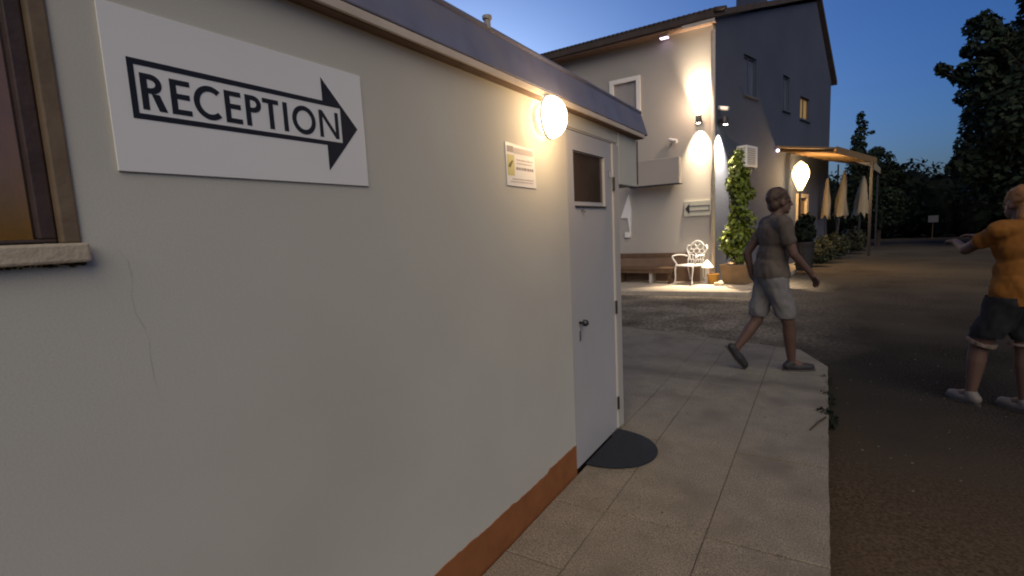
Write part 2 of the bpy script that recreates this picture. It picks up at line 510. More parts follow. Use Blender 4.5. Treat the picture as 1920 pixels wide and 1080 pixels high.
# pavement base with paving slabs
pav_poly = [(-6.0, 3.29), (-1.19, 3.29), (-1.19, -4.0), (0.028, -4.0), (0.032, 2.0), (0.052, 5.42), (-0.19, 6.03), (-2.37, 6.56), (-6.0, 7.4)]
b = MB()
b.prism([(x, y, -0.2) for x, y in pav_poly], (0, 0, 0.1925))
pavement = structure(b.build('pavement', 'mortar'))

def clip(poly, a, n):
    out = []
    for i in range(len(poly)):
        p, q = poly[i], poly[(i+1) % len(poly)]
        dp = (p[0]-a[0])*n[0] + (p[1]-a[1])*n[1]
        dq = (q[0]-a[0])*n[0] + (q[1]-a[1])*n[1]
        if dp <= 0: out.append(p)
        if (dp < 0 < dq) or (dq < 0 < dp):
            t = dp/(dp-dq)
            out.append((p[0]+(q[0]-p[0])*t, p[1]+(q[1]-p[1])*t))
    return out
def slab(poly, dz, tilt):
    poly = clip(poly, (0.065, 5.42), (0.61, 0.255))
    if len(poly) > 2: poly = clip(poly, (-0.19, 6.03), (0.53, 2.18))
    if len(poly) > 2: poly = clip(poly, (0.07, 0), (1, -0.002))
    if len(poly) < 3: return
    cx = sum(p[0] for p in poly)/len(poly); cy = sum(p[1] for p in poly)/len(poly)
    b = MB()
    n = len(poly)
    k = 0.005
    inner = []
    for p in poly:
        d = Vector((cx-p[0], cy-p[1])); L = max(d.length, 1e-3)
        inner.append((p[0]+d.x/L*k, p[1]+d.y/L*k))
    zf = lambda p, z: z + dz + tilt[0]*(p[0]-cx) + tilt[1]*(p[1]-cy)
    b.add([(p[0], p[1], -0.05) for p in poly] + [(p[0], p[1], zf(p, -0.0025)) for p in poly] + [(p[0], p[1], zf(p, 0)) for p in inner],
          [(i, (i+1) % n, n+(i+1) % n, n+i) for i in range(n)] + [(n+i, n+(i+1) % n, 2*n+(i+1) % n, 2*n+i) for i in range(n)] + [tuple(range(2*n, 3*n))])
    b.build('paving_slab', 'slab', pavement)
rr = random.Random(11)
def row(x0, x1, y0, y1):
    gp = 0.0020; gy = 0.0038
    j = lambda: rr.uniform(-0.001, 0.001)
    sk = 0.045
    right = [(x1-gp+j(), y0+gy+sk*(x1+.6)), (x1-gp+j(), y1-gy+sk*(x1+.6))]
    if x1 > 0:                                  # worn outer edge
        ya, yb = right[0][1], right[1][1]
        right = []
        for q in range(15):
            yy = ya + (yb-ya)*q/14
            chip = rr.uniform(0, .007) + (rr.uniform(.01, .035) if 3.8 < yy < 5.0 and rr.random() < .4 else 0)
            right.append((.052 - chip + .003*yy, yy))
    slab([(x0+gp+j(), y0+gy+sk*(x0+.6))] + right + [(x0+gp+j(), y1-gy+sk*(x0+.6))],
         rr.uniform(-0.0015, 0.0015), (rr.uniform(-.002, .002), rr.uniform(-.002, .002)))
colx = [-1.189, -0.905, -0.43, 0.06]
starts = [-0.15, -0.65, -0.65]
for c in range(3):
    y = [1.71, 1.25, 1.25][c] - 4*0.95
    if c == 0: y = 1.71 - 8*0.475
    st = 0.475 if c == 0 else 0.95
    while y < 6.6:
        row(colx[c], colx[c+1], y, y+st)
        y += st
for c in range(4):
    x1 = -1.189 - c*0.95
    y = 3.30
    while y < 7.2:
        row(x1-0.95, x1, y, y+0.95)
        y += 0.95

# terrace of the guest house (raised step)
TER = [(-7.0, 9.95), (-3.66, 10.2), (-1.78, 10.42), (-1.22, 10.47), (-0.75, 13.86), (-0.2, 19.2), (0.55, 26.0), (1.6, 36.0), (-1.0, 36.5), (-3, 12.6), (-7, 12.3)]
b = MB(); b.prism([(x, y, -0.2) for x, y in TER], (0, 0, 0.2))
structure(b.build('terrace', 'terrace', bevel=0.015))

# ------------------------------------------------------------------ reception building (near, left)
XW = -1.2
rec = thing('reception_building', (-3.2, 0.5, 0), 'low grey plastered building with brown skirting, running along the pavement', 'building')
fn = lambda u, v, w: (XW - w, u, v)
HW = (-1.1, 0.345, 1.465, 2.02)       # window hole
HD = (2.476, 3.27, -0.1, 2.0)         # door hole
b = wall_grid([-4.0, 3.285], [-0.1, 2.075], [HW, HD], fn, 0.22)
b.build('wall', 'plaster', rec)
b = MB()
b.box((-5.2, 3.10, -0.1), (-1.43, 3.285, 2.07)); b.box((-5.2, -4.0, -0.1), (-5.0, 3.09, 2.07)); b.box((-5.0, -4.0, -0.1), (-1.43, -3.8, 2.07))
b.build('wall', 'plaster', rec)
MB().box((-1.62, 3.288, 1.725), (-1.197, 3.66, 2.074)).build('lintel', 'plaster', rec, bevel=0.004)
b = MB()
prof = [(-1.146, 2.110), (-1.20, 2.285), (-1.30, 2.33), (-5.3, 2.45), (-5.3, 2.12), (-1.17, 2.108)]
b.prism([(x, -4.2, z) for x, z in prof], (0, 8.0, 0))
roof = b.build('roof', 'roof_sheet', rec, bevel=0.006)
MB().tube([(-1.205, -4.2, 2.288), (-1.205, 3.79, 2.288)], 0.014, 8).build('capping', 'roof_sheet', roof)
MB().lathe((-1.20, 1.77, 2.285), [(0.014, 0), (0.014, 0.035), (0.020, 0.037), (0.020, 0.05), (0.006, 0.055)], 10).build('vent', 'pipe', roof)
MB().box((-1.160, -4.2, 2.079), (-1.148, 3.72, 2.107)).build('fascia', 'fascia', rec, bevel=0.003)
MB().box((-1.40, -4.2, 2.0765), (-1.1605, 3.72, 2.0845)).build('soffit', 'soffit_wood', rec)
# skirting with uneven upper edge
b = MB()
rr = random.Random(5)
y = -4.0; zs = []
while y < 2.47:
    zs.append((y, 0.168 + 0.004*noise.noise(Vector((y*4, 0, 0))) + [0.0, 0.009, 0.002, -0.005, 0.006][int((y+4)*3.1) % 5] + rr.uniform(-.0025, .0025)))
    y += 0.022
zs.append((2.47, 0.172))
for (y0, z0), (y1, z1) in zip(zs[:-1], zs[1:]):
    b.add([(XW+.004, y0, -.05), (XW+.004, y1, -.05), (XW+.004, y1, z1), (XW+.004, y0, z0), (XW-.001, y0, z0), (XW-.001, y1, z1)],
          [(0,1,2,3), (3,2,5,4)])
b.build('skirting', 'skirting_paint', rec)
# hairline crack in the plaster
b = MB()
pts = [(0.385, 1.475), (0.40, 1.45), (0.415, 1.425), (0.418, 1.39), (0.413, 1.355), (0.414, 1.32), (0.428, 1.28), (0.432, 1.25), (0.430, 1.215), (0.432, 1.17), (0.438, 1.12)]
for i in range(len(pts)-1):
    (y0, z0), (y1, z1) = pts[i], pts[i+1]
    w = 0.00025 + 0.00025*(i % 3)
    b.add([(XW+.0003, y0-w, z0), (XW+.0003, y0+w, z0), (XW+.0003, y1+w, z1), (XW+.0003, y1-w, z1)], [(0,1,2,3)])
b.build('crack', 'crack_grey', rec)
# window
fr = MB()
for (y0, y1, z0, z1) in [(-1.1, 0.345, 1.985, 2.02), (0.316, 0.345, 1.465, 1.985), (-1.1, -1.06, 1.465, 1.985)]:
    fr.box((XW-.08, y0, z0), (XW+.006, y1, z1))
win = fr.build('window', 'window_wood_pale', rec, bevel=0.004)
fr = MB()
for (y0, y1, z0, z1) in [(-1.06, 0.315, 1.467, 1.474), (0.289, 0.315, 1.474, 1.984), (-0.40, -0.36, 1.490, 1.984)]:
    fr.box((XW-.05, y0, z0), (XW-.012, y1, z1))
fr.build('sash', 'window_wood', win, bevel=0.004)
MB().box((XW-.034, -1.06, 1.473), (XW-.029, 0.291, 1.986)).build('pane', 'glass', win)
b = MB()
n = 90
for k in range(n+1):
    y = -1.06 + 1.385*k/n
    x = XW-.17 + 0.018*math.sin(k*0.9) + 0.01*math.sin(k*2.3)
    b.v += [Vector((x, y, 1.47)), Vector((x, y, 1.98))]
for k in range(n):
    b.f.append((2*k, 2*k+2, 2*k+3, 2*k+1))
b.build('curtain', 'curtain', win, smooth=True)
b = MB()
b.box((XW-.9, -1.2, 1.0), (XW-.88, 0.7, 2.05))
b.build('interior', 'room', win)
# sill
sl = MB().box((XW-.03, -1.2, 1.428), (XW+.028, 0.350, 1.4645)).build('sill', 'sill_stone', win, bevel=0.005)
b = MB()
rr = random.Random(2)
for k in range(120):
    y = -0.6 + 0.95*k/120
    r = rr.uniform(.0015, .0045)
    b.ball((XW+.004, y, 1.4245+rr.uniform(-.002, .002)), (r, r*1.8, r), 1)
b.build('moss', 'moss', sl)
# door
MB().box((XW-.10, 2.477, -0.02), (XW-.005, 2.489, 2.0)).build('door_jamb', 'door_post', rec)
MB().box((XW-.10, 2.490, 1.990), (XW-.004, 3.268, 1.999)).build('door_head', 'door_post', rec)
MB().box((XW-.10, 3.162, 0.005), (XW+.006, 3.282, 1.989)).build('door_post', 'door_post', rec, bevel=0.012)
fnd = lambda u, v, w: (XW - 0.004 - w, u, v)
door = wall_grid([2.494, 3.158], [0.012, 1.985], [(2.569, 3.04, 1.57, 1.882)], fnd, 0.05).build('door', 'door_paint', rec)
fr = MB()
for (y0, y1, z0, z1) in [(2.571, 2.575, 1.572, 1.880), (3.034, 3.038, 1.572, 1.880), (2.575, 3.034, 1.572, 1.594), (2.575, 3.034, 1.876, 1.880)]:
    fr.box((XW-.045, y0, z0), (XW-.016, y1, z1))
wf = fr.build('window_frame', 'door_paint', door)
MB().box((XW-.026, 2.574, 1.592), (XW-.020, 3.035, 1.877)).build('pane', 'glass_dark', wf)
MB().box((XW-.006, 2.573, 1.562), (XW+.006, 3.036, 1.569)).build('drip_sill', 'metal_dark', door)
MB().tube([(XW-.004, 2.585, 0.885), (XW+.018, 2.585, 0.885), (XW+.022, 2.585, 0.885)], [.008, .008, .019], 12).ball((XW+.034, 2.585, 0.885), .021, 2).build('handle', 'metal_dark', door, smooth=True)
MB().box((XW-.004, 2.575, 0.775), (XW+.0005, 2.595, 0.835)).build('keyhole_plate', 'metal_steel', door, bevel=.002)
for z in (0.20, 0.885, 1.72):
    MB().tube([(XW+.010, 3.160, z-.045), (XW+.010, 3.160, z+.045)], .008, 10).build('hinge', 'metal_dark', door)
MB().tube([(XW-.002, 3.09, 1.80), (XW+.012, 3.09, 1.80), (XW+.014, 3.09, 1.755)], .004, 8).build('hook', 'metal_steel', door)
MB().tube([(XW-.002, 2.66, 1.545), (XW+.012, 2.66, 1.545), (XW+.012, 2.67, 1.53)], .005, 8).build('hook', 'metal_steel', door)
MB().tube([(XW+.012, 3.655, 2.06), (XW+.012, 3.655, 1.74)], .006, 8).build('edge_strip', 'metal_dark', rec)  # thin dark strip down the end edge of the lintel

# half-round door mat
b = MB()
pts = [(XW+.012, 2.585)]
for k in range(33):
    a = -math.pi/2 + math.pi*k/32
    pts.append((XW+.012 + 0.345*math.cos(a)**0.9 if abs(math.cos(a)) > 1e-6 else XW+.012, 2.865 + 0.285*math.sin(a)))
b.prism([(x, y, 0.003) for x, y in pts[1:]], (0, 0, 0.012))
tag(b.build('doormat', 'mat_rubber', bevel=0.004), 'dark half-round rubber doormat at the foot of the grey door', 'doormat')

# reception sign
sg = thing('reception_sign', (XW, 0.74, 1.77), 'white board with black arrow and word RECEPTION on the near wall', 'sign')
MB().box((XW+.001, 0.419, 1.605), (XW+.006, 1.060, 1.933)).build('panel', 'sign_white', sg, bevel=.001)
XS = XW + .0062
def flat(poly, name, m, parent, x=XS, t=.0006):
    b = MB(); b.prism([(x, u, v) for u, v in poly], (t, 0, 0)); return b.build(name, m, parent)
bx = (0.4685, 0.975, 1.7255, 1.8225)
b = MB()
def pf(poly): b.prism([(XS, u, v) for u, v in poly], (.0006, 0, 0))
pf([(.457, 1.714), (.4685, 1.714), (.4685, 1.8345), (.457, 1.8345)])
pf([(.4687, 1.8225), (.917, 1.8225), (.917, 1.8345), (.4687, 1.8345)])
pf([(.4687, 1.714), (.921, 1.714), (.921, 1.7255), (.4687, 1.7255)])
pf([(.9172, 1.8225), (.9748, 1.8225), (.9748, 1.8352), (.9172, 1.898)])
pf([(.975, 1.7044), (1.033, 1.772), (.975, 1.835)])
pf([(.9212, 1.643), (.9748, 1.7042), (.9748, 1.7255), (.9212, 1.7255)])
b.build('arrow', 'sign_black', sg)
Z0, Z1 = 1.7345, 1.8080
HH = Z1 - Z0
ST = 0.0125
def arc(cy, cz, ry, rz, a0, a1, w, n=20):
    """annular sector, outer radii ry, rz"""
    out = []
    for k in range(n+1):
        a = math.radians(a0 + (a1-a0)*k/n)
        out.append((cy+ry*math.cos(a), cz+rz*math.sin(a)))
    inn = []
    for k in range(n, -1, -1):
        a = math.radians(a0 + (a1-a0)*k/n)
        inn.append((cy+(ry-w)*math.cos(a), cz+(rz-w)*math.sin(a)))
    return out, inn
def letter(ch, y0, y1):
    b = MB()
    def P(poly): b.prism([(XS, u, v) for u, v in poly], (.0006, 0, 0))
    def rect(a, c, d, e): P([(a, d), (c, d), (c, e), (a, e)])
    def ring(cy, cz, ry, rz, a0, a1, w=ST, n=20):
        o, i = arc(cy, cz, ry, rz, a0, a1, w, n)
        i = i[::-1]
        for k in range(n):
            P([o[k], o[k+1], i[k+1], i[k]])
    if ch in 'RP':
        rect(y0, y0+ST, Z0, Z1)
        bw = y1 - y0 if ch == 'P' else (y1-y0)*0.9
        bh = HH*(0.55 if ch == 'P' else 0.54)
        r = bh/2
        cyc = y0 + bw - r
        rect(y0+ST, cyc, Z1-ST*.9, Z1); rect(y0+ST, cyc, Z1-bh, Z1-bh+ST*.9)
        ring(cyc, Z1-r, r, r, -90, 90, ST*.95, 14)
        if ch == 'R':
            P([(y0+ST+.006, Z1-bh), (y0+ST+.021, Z1-bh), (y1+.002, Z0), (y1-.0135, Z0)])
    elif ch == 'E':
        rect(y0, y0+ST, Z0, Z1)
        rect(y0+ST, y1, Z1-ST*.9, Z1); rect(y0+ST, y1, Z0, Z0+ST*.9)
        m_ = (Z0+Z1)/2 + .002
        rect(y0+ST, y1-.002, m_-ST*.45, m_+ST*.45)
    elif ch == 'C':
        ring((y0+y1)/2+.007, (Z0+Z1)/2, (y1-y0)/2+.006, HH/2+.001, 48, 312, ST, 30)
    elif ch == 'T':
        rect(y0, y1, Z1-ST*.9, Z1); c = (y0+y1)/2; rect(c-ST/2, c+ST/2, Z0, Z1-ST*.9)
    elif ch == 'I':
        c = (y0+y1)/2; rect(c-ST/2, c+ST/2, Z0, Z1)
    elif ch == 'O':
        ring((y0+y1)/2, (Z0+Z1)/2, (y1-y0)/2, HH/2+.001, 0, 360, ST, 40)
    elif ch == 'N':
        rect(y0, y0+ST*.9, Z0, Z1); rect(y1-ST*.9, y1, Z0, Z1)
        P([(y0+ST*.9, Z1), (y0+ST*.9, Z1-.017), (y1-ST*.9, Z0), (y1-ST*.9, Z0+.017)])
    b.build('letter', 'sign_black', sg)
for ch, a, c in [('R', .4765, .520), ('E', .531, .571), ('C', .576, .634), ('E', .645, .684), ('P', .694, .734), ('T', .738, .781), ('I', .790, .808), ('O', .818, .889), ('N', .901, .965)]:
    letter(ch, a, c)

# notice below the lamp
nt_ = thing('notice', (XW, 1.99, 1.74), 'small white printed notice sheet below the wall lamp', 'notice')
MB().prism([(XW+.001, 1.860, 1.648), (XW+.001, 2.122, 1.644), (XW+.001, 2.108, 1.828), (XW+.001, 1.858, 1.838)], (.003, 0, 0)).build('sheet', 'sign_white', nt_)
XN = XW + .0042
def nf(name, m, y0, y1, z0, z1):
    MB().box((XN, y0, z0), (XN+.0005, y1, z1)).build(name, m, nt_)
nf('header_bar', 'ink_pale', 1.922, 2.100, 1.794, 1.820)
nf('emblem', 'ink_grey', 1.868, 1.919, 1.797, 1.824)
nf('picture', 'ink_yellow', 1.868, 1.925, 1.694, 1.786)
b = MB(); b.prism([(XN+.0007, 1.875, 1.731), (XN+.0007, 1.890, 1.728), (XN+.0007, 1.913, 1.757), (XN+.0007, 1.908, 1.763), (XN+.0007, 1.880, 1.744)], (.0005, 0, 0)); b.build('pictogram', 'ink_olive', nt_)
rr = random.Random(8)
for (m, ya, yb, z, h) in [('ink_pale', 1.945, 2.095, 1.763, .007), ('ink_pale', 1.945, 2.085, 1.748, .006), ('ink_grey', 1.940, 2.100, 1.722, .012),
                          ('ink_pale', 1.905, 2.095, 1.676, .006), ('ink_pale', 1.890, 2.09, 1.664, .005)]:
    bb = MB(); y = ya
    while y < yb:
        w = rr.uniform(.006, .022)
        bb.box((XN, y, z), (XN+.0005, min(y+w, yb), z+h)); y += w+.004
    bb.build('text_line', m, nt_)

def add_light(name, kind, loc, energy, color, radius=0.05, parent=None, target=None, angle=None, blend=0.5):
    d = bpy.data.lights.new(name, kind)
    d.energy = energy; d.color = color
    d.shadow_soft_size = radius
    o = bpy.data.objects.new(name, d)
    COL.objects.link(o)
    o.location = loc
    if parent is not None:
        o.parent = parent
        o.location = Vector(loc) - parent.location
    if target is not None:
        o.rotation_euler = (Vector(target) - Vector(loc)).to_track_quat('-Z', 'Y').to_euler()
    if angle:
        d.spot_size = math.radians(angle); d.spot_blend = blend
    return o

# bulkhead lamp on the near wall
LP = Vector((XW+.075, 2.19, 1.985))
wl = thing('wall_lamp', (XW, 2.19, 1.985), 'glowing round wall lamp under the eaves of the near building', 'lamp')
MB().tube([(XW+.0005, LP.y, LP.z), (XW+.022, LP.y, LP.z)], [.075, .07], 24).build('base', 'white_plastic', wl)
MB().ball((XW+.07, LP.y, LP.z), (.070, .084, .098), 3).build('globe', 'lamp_glow', wl, smooth=True)
MB().tube([(XW+.055, LP.y+.088*math.cos(a), LP.z+.101*math.sin(a)) for a in np.linspace(0, 2*math.pi, 33)], .007, 6, cap=False).build('rim', 'white_plastic', wl, smooth=True)
add_light('wall_lamp_light', 'POINT', (XW+.24, LP.y, LP.z-.03), 7.0, (1.0, 0.66, 0.36), .05, wl)

# ------------------------------------------------------------------ guest house (far)
P0 = Vector((-2.12, 12.1, 0))
ang = math.radians(14.6)
D = Vector((math.sin(ang), math.cos(ang), 0))
NN = Vector((math.cos(ang), -math.sin(ang), 0))
def dk(s, z, o=0.0):
    return P0 + D*s + NN*o + Vector((0, 0, z))
gh = thing('guest_house', (-3.5, 14, 0), 'two-storey guest house, pale lit front and dark gabled side', 'building')
fnl = lambda u, v, w: (u, 12.1 + w, v)
b = wall_grid([-6.2, -2.12], [-0.1, 5.75], [(-4.56, -3.86, 3.85, 4.955)], fnl, 0.25)
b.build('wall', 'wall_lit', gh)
# dark gable wall with openings
WH = [(1.54, 2.33, 4.48, 5.43), (4.22, 4.75, 4.45, 5.40), (5.70, 6.55, 4.38, 5.04), (5.55, 6.55, 0.02, 2.05)]
fnk = lambda u, v, w: dk(u, v, -w)
b = wall_grid([0.0, 8.8], [-0.1, 5.6], WH, fnk, 0.25)
gp = [(0, 5.6), (8.8, 5.6), (8.8, 5.95), (7.0, 8.05), (0.0, 5.86)]
b.prism([dk(s, z, 0) for s, z in gp], -NN*0.25)
b.build('side_wall', 'wall_shaded', gh)
A0 = Vector((-6.2, 12.1, 0))
b = MB()
b.prism([A0, A0+D*8.8, A0+D*8.8+Vector((.25, 0, 0)), A0+Vector((.25, .26, 0))], (0, 0, 5.7))
b.prism([A0+D*8.55+Vector((.26, 0, 0)), A0+D*8.8+Vector((.26, 0, 0)), dk(8.8, 0, -.26), dk(8.55, 0, -.26)], (0, 0, 5.7))
b.build('back_wall', 'wall_shaded', gh)
# roof planes, following the gable
def roof_slab(s0, z0, s1, z1, over, t, name):
    b = MB()
    L = Vector((-4.4, 0, 0))
    def pt(s, z, o): return P0 + D*s + NN*o + Vector((0, 0, z))
    q = [pt(s0, z0, over), pt(s1, z1, over), pt(s1, z1+t, over), pt(s0, z0+t, over)]
    b.prism(q, L)
    return b.build(name, 'tile_dark', gh)
rs = roof_slab(-0.38, 5.76, 7.0, 8.16, 0.12, 0.13, 'roof')
rs2 = roof_slab(7.0, 8.16, 9.05, 5.85, 0.12, 0.13, 'roof')
# ridged tile courses along the front eave edge
b = MB()
for k in range(40):
    x = -6.3 + 4.35*k/40
    c = Vector((x, 11.70, 5.905))
    b.tube([c, c + D*0.5 + Vector((0, 0, .16))], .045, 6)
b.build('eave_tile', 'tile_dark', rs)['kind'] = 'stuff'
MB().box((-6.25, 11.76, 5.735), (-2.09, 12.098, 5.752)).build('soffit', 'soffit_wood', gh)
MB().box((-6.25, 11.74, 5.72), (-2.09, 11.757, 5.80)).build('fascia', 'soffit_wood', gh)
MB().box((-2.75, 11.70, 5.665), (-2.07, 11.737, 5.73)).build('gutter', 'verge', gh)
MB().prism([dk(2.75, 6.7, -.1), dk(3.25, 6.7, -.1), dk(3.25, 6.7, -.7), dk(2.75, 6.7, -.7)], (0, 0, 0.62)).build('chimney', 'wall_shaded', rs)
# front upper window
fr = MB()
for (x0, x1, z0, z1) in [(-4.60, -4.50, 3.80, 5.00), (-3.92, -3.82, 3.80, 5.00), (-4.50, -3.92, 4.90, 5.00), (-4.50, -3.92, 3.80, 3.90)]:
    fr.box((x0, 12.06, z0), (x1, 12.16, z1))
w_ = fr.build('window', 'white_frame', gh, bevel=.004)
MB().box((-4.51, 12.13, 3.89), (-3.91, 12.14, 4.91)).build('pane', 'pane_grey', w_)
def side_window(s0, s1, z0, z1, pane, frm, t=0.05):
    fr = MB()
    for (a, c, e, f_) in [(s0, s0+t, z0, z1), (s1-t, s1, z0, z1), (s0+t, s1-t, z1-t, z1), (s0+t, s1-t, z0, z0+t), ((s0+s1)/2-.02, (s0+s1)/2+.02, z0+t, z1-t)]:
        fr.prism([dk(a, e, -.10), dk(c, e, -.10), dk(c, e, -.05), dk(a, e, -.05)], (0, 0, f_-e))
    w_ = fr.build('window', frm, gh)
    b = MB(); b.prism([dk(s0+t*.5, z0+t*.5, -.085), dk(s1-t*.5, z0+t*.5, -.085), dk(s1-t*.5, z0+t*.5, -.075), dk(s0+t*.5, z0+t*.5, -.075)], (0, 0, z1-z0-t))
    b.build('pane', pane, w_)
    b = MB(); b.prism([dk(s0-.06, z0-.05, -.05), dk(s1+.06, z0-.05, -.05), dk(s1+.06, z0-.05, .05), dk(s0-.06, z0-.05, .05)], (0, 0, .048))
    b.build('sill', 'wall_shaded', w_)
    return w_
side_window(1.54, 2.33, 4.48, 5.43, 'glass_blue', 'wall_shaded')
side_window(4.22, 4.75, 4.45, 5.40, 'glass_blue', 'wall_shaded')
side_window(5.70, 6.55, 4.38, 5.04, 'window_glow', 'wood_dark')
# side door, cream frame
b = MB()
for (a, c, e, f_) in [(5.5, 5.62, 0.02, 2.12), (6.48, 6.6, 0.02, 2.12), (5.62, 6.48, 2.0, 2.12)]:
    b.prism([dk(a, e, -.12), dk(c, e, -.12), dk(c, e, .03), dk(a, e, .03)], (0, 0, f_-e))
dr = b.build('side_door', 'cream_paint', gh)
b = MB(); b.prism([dk(5.62, .03, -.10), dk(6.48, .03, -.10), dk(6.48, .03, -.06), dk(5.62, .03, -.06)], (0, 0, 1.96)); b.build('door_leaf', 'timber', dr)
MB().ball(dk(5.72, 1.0, -.03), .03, 1).build('handle', 'metal_steel', dr)
# brown plinth on the front, two courses of boards
b = MB().box((-6.2, 12.06, 0.36), (-2.45, 12.099, 0.69)); pl = b.build('plinth', 'plinth', gh, bevel=.01)
MB().box((-6.2, 12.045, 0.60), (-2.45, 12.059, 0.70)).build('plinth_cap', 'wood_dark', pl)
MB().box((-6.2, 12.055, 0.0), (-2.45, 12.099, 0.358)).build('plinth', 'plinth', gh, bevel=.01)
MB().tube([(-2.16, 12.05, 0.3), (-2.16, 12.05, 5.6)], .045, 10).build('downpipe', 'verge', gh, smooth=True)

# low bench along the front wall
be = thing('wooden_bench', (-3.9, 11.75, 0), 'low brown wooden bench against the pale front wall', 'bench')
for k in range(3):
    MB().box((-5.3, 11.56+k*.15, 0.33), (-2.95, 11.56+k*.15+.135, 0.37)).build('seat_board', 'wood_dark', be, bevel=.004)
MB().box((-5.28, 11.575, 0.25), (-2.97, 11.60, 0.328)).build('rail', 'wood_dark', be)
for x in (-5.15, -4.3, -3.53, -3.08):
    MB().box((x, 11.61, 0.002), (x+.06, 11.97, 0.328)).build('leg', 'verge' if x == -3.53 else 'wood_dark', be)

# box sign on the wall near the lamps
bs = thing('box_sign', (-3.4, 12.0, 2.66), 'blank grey box sign standing off the pale wall, left of the lamps', 'sign')
MB().box((-4.00, 11.70, 2.33), (-2.83, 11.92, 2.93)).build('box', 'box_grey', bs, bevel=.01)
for x in (-3.85, -3.0):
    MB().box((x, 11.921, 2.55), (x+.05, 12.098, 2.60)).build('bracket', 'metal_dark', bs)
MB().box((-4.03, 11.69, 2.31), (-2.80, 11.93, 2.3285)).build('bottom_rail', 'metal_dark', bs)
# arrow sign
asg = thing('arrow_sign', (-2.45, 12.08, 1.73), 'pale sage sign with dark left-pointing arrow beside the climbing plant', 'sign')
MB().box((-2.81, 12.06, 1.56), (-2.17, 12.097, 1.91)).build('panel', 'sign_sage', asg, bevel=.003)
b = MB()
def pfy(poly): b.prism([(u, 12.0595, v) for u, v in poly], (0, -.002, 0))
pfy([(-2.78, 1.735), (-2.68, 1.86), (-2.68, 1.61)])
pfy([(-2.679, 1.80), (-2.24, 1.80), (-2.24, 1.785), (-2.679, 1.785)])
pfy([(-2.679, 1.685), (-2.24, 1.685), (-2.24, 1.67), (-2.679, 1.67)])
pfy([(-2.255, 1.686), (-2.24, 1.686), (-2.24, 1.784), (-2.255, 1.784)])
b.build('arrow', 'sign_black', asg)
# white up arrow sign close to the near building's corner
b = MB()
b.prism([(-4.32, 12.098, 1.78), (-4.10, 12.098, 1.78), (-4.13, 12.098, 1.10), (-4.20, 12.098, 1.60), (-4.38, 12.098, 1.60), (-4.16, 12.098, 2.20), (-4.10, 12.098, 1.785)][2:], (0, -.03, 0))
tag(b.build('white_arrow_sign', 'white_paint'), 'white upward arrow-shaped sign on the pale wall beside the door corner', 'sign')
tag(MB().box((-4.27, 12.04, 1.10), (-4.14, 12.098, 1.24)).build('meter_box', 'white_plastic', bevel=.01), 'small white box low on the pale wall under the white arrow', 'meter box')

# sconces
def sconce(loc, nrm, label, e_up, e_dn, size=60, tilt=.30):
    loc = Vector(loc); nrm = Vector(nrm)
    t = thing('wall_sconce', loc, label, 'lamp', 'wall sconces at the corner of the guest house')
    side = nrm.cross(Vector((0, 0, 1)))
    MB().prism([loc+nrm*.001+side*.045-Vector((0,0,.05)), loc+nrm*.001-side*.045-Vector((0,0,.05)), loc+nrm*.10-side*.03-Vector((0,0,.05)), loc+nrm*.10+side*.03-Vector((0,0,.05))], (0,0,.1)).build('bracket', 'metal_dark', t)
    c = loc + nrm*.16
    MB().lathe(c, [(.050, -.085), (.063, -.075), (.063, .075), (.050, .085)], 16).build('housing', 'metal_dark', t, smooth=False)
    for s in (-1, 1):
        if (e_up if s > 0 else e_dn) <= 0: continue
        MB().lathe(c + Vector((0,0,s*.0865)), [(.046, -.001), (.046, .001)], 16).build('lens', 'sconce_glow', t)
        add_light('sconce_light', 'SPOT', c+Vector((0,0,s*.10)), e_up if s > 0 else e_dn, (1.0, .80, .56), .03, t,
                  target=c + Vector((0,0,s*1.0)) - nrm*(.42 if s > 0 else tilt), angle=size, blend=1.0)
add_light('sconce_spill', 'POINT', (-2.45, 11.70, 4.05), 38, (1.0, .72, .50), .08)
sconce((-2.45, 12.1, 3.73), (0, -1, 0), 'upper wall sconce on the pale front, throwing light up and down', 1150, 620, 66)
add_light('sconce_floor_beam', 'SPOT', (-2.45, 11.92, 3.60), 520, (1.0, .80, .56), .03, None, (-2.40, 11.60, 0), 42, 1.0)
sconce(dk(.16, 3.66), NN, 'wall sconce round the corner on the dark side above the climbing plant', 0, 3200, 74, .06)
# small camera and floodlight fittings
def camera_fit(loc, dirv, label, m='white_plastic'):
    loc = Vector(loc); dirv = Vector(dirv).normalized()
    t = thing('security_camera', loc, label, 'camera')
    MB().tube([loc, loc+dirv*.10], .018, 8).build('bracket', m, t)
    MB().tube([loc+dirv*.10+Vector((-.07,0,.03)), loc+dirv*.12+Vector((.12,-.05,-.035))], .045, 12).build('body', m, t, smooth=False)
    return t
camera_fit((-3.05, 12.1, 3.34), (0, -1, 0), 'small white camera on the pale wall left of the lower light pool')
camera_fit(dk(.12, 3.93), NN, 'small white camera on the dark side above the corner sconce')
t = thing('eave_spotlight', (-3.2, 11.95, 5.70), 'small white spotlight under the front eaves of the guest house', 'lamp')
MB().box((-3.30, 11.88, 5.66), (-3.10, 12.02, 5.734)).build('housing', 'white_plastic', t, bevel=.01)
MB().box((-3.29, 11.885, 5.655), (-3.11, 12.015, 5.6595)).build('lens', 'violet_glow', t)

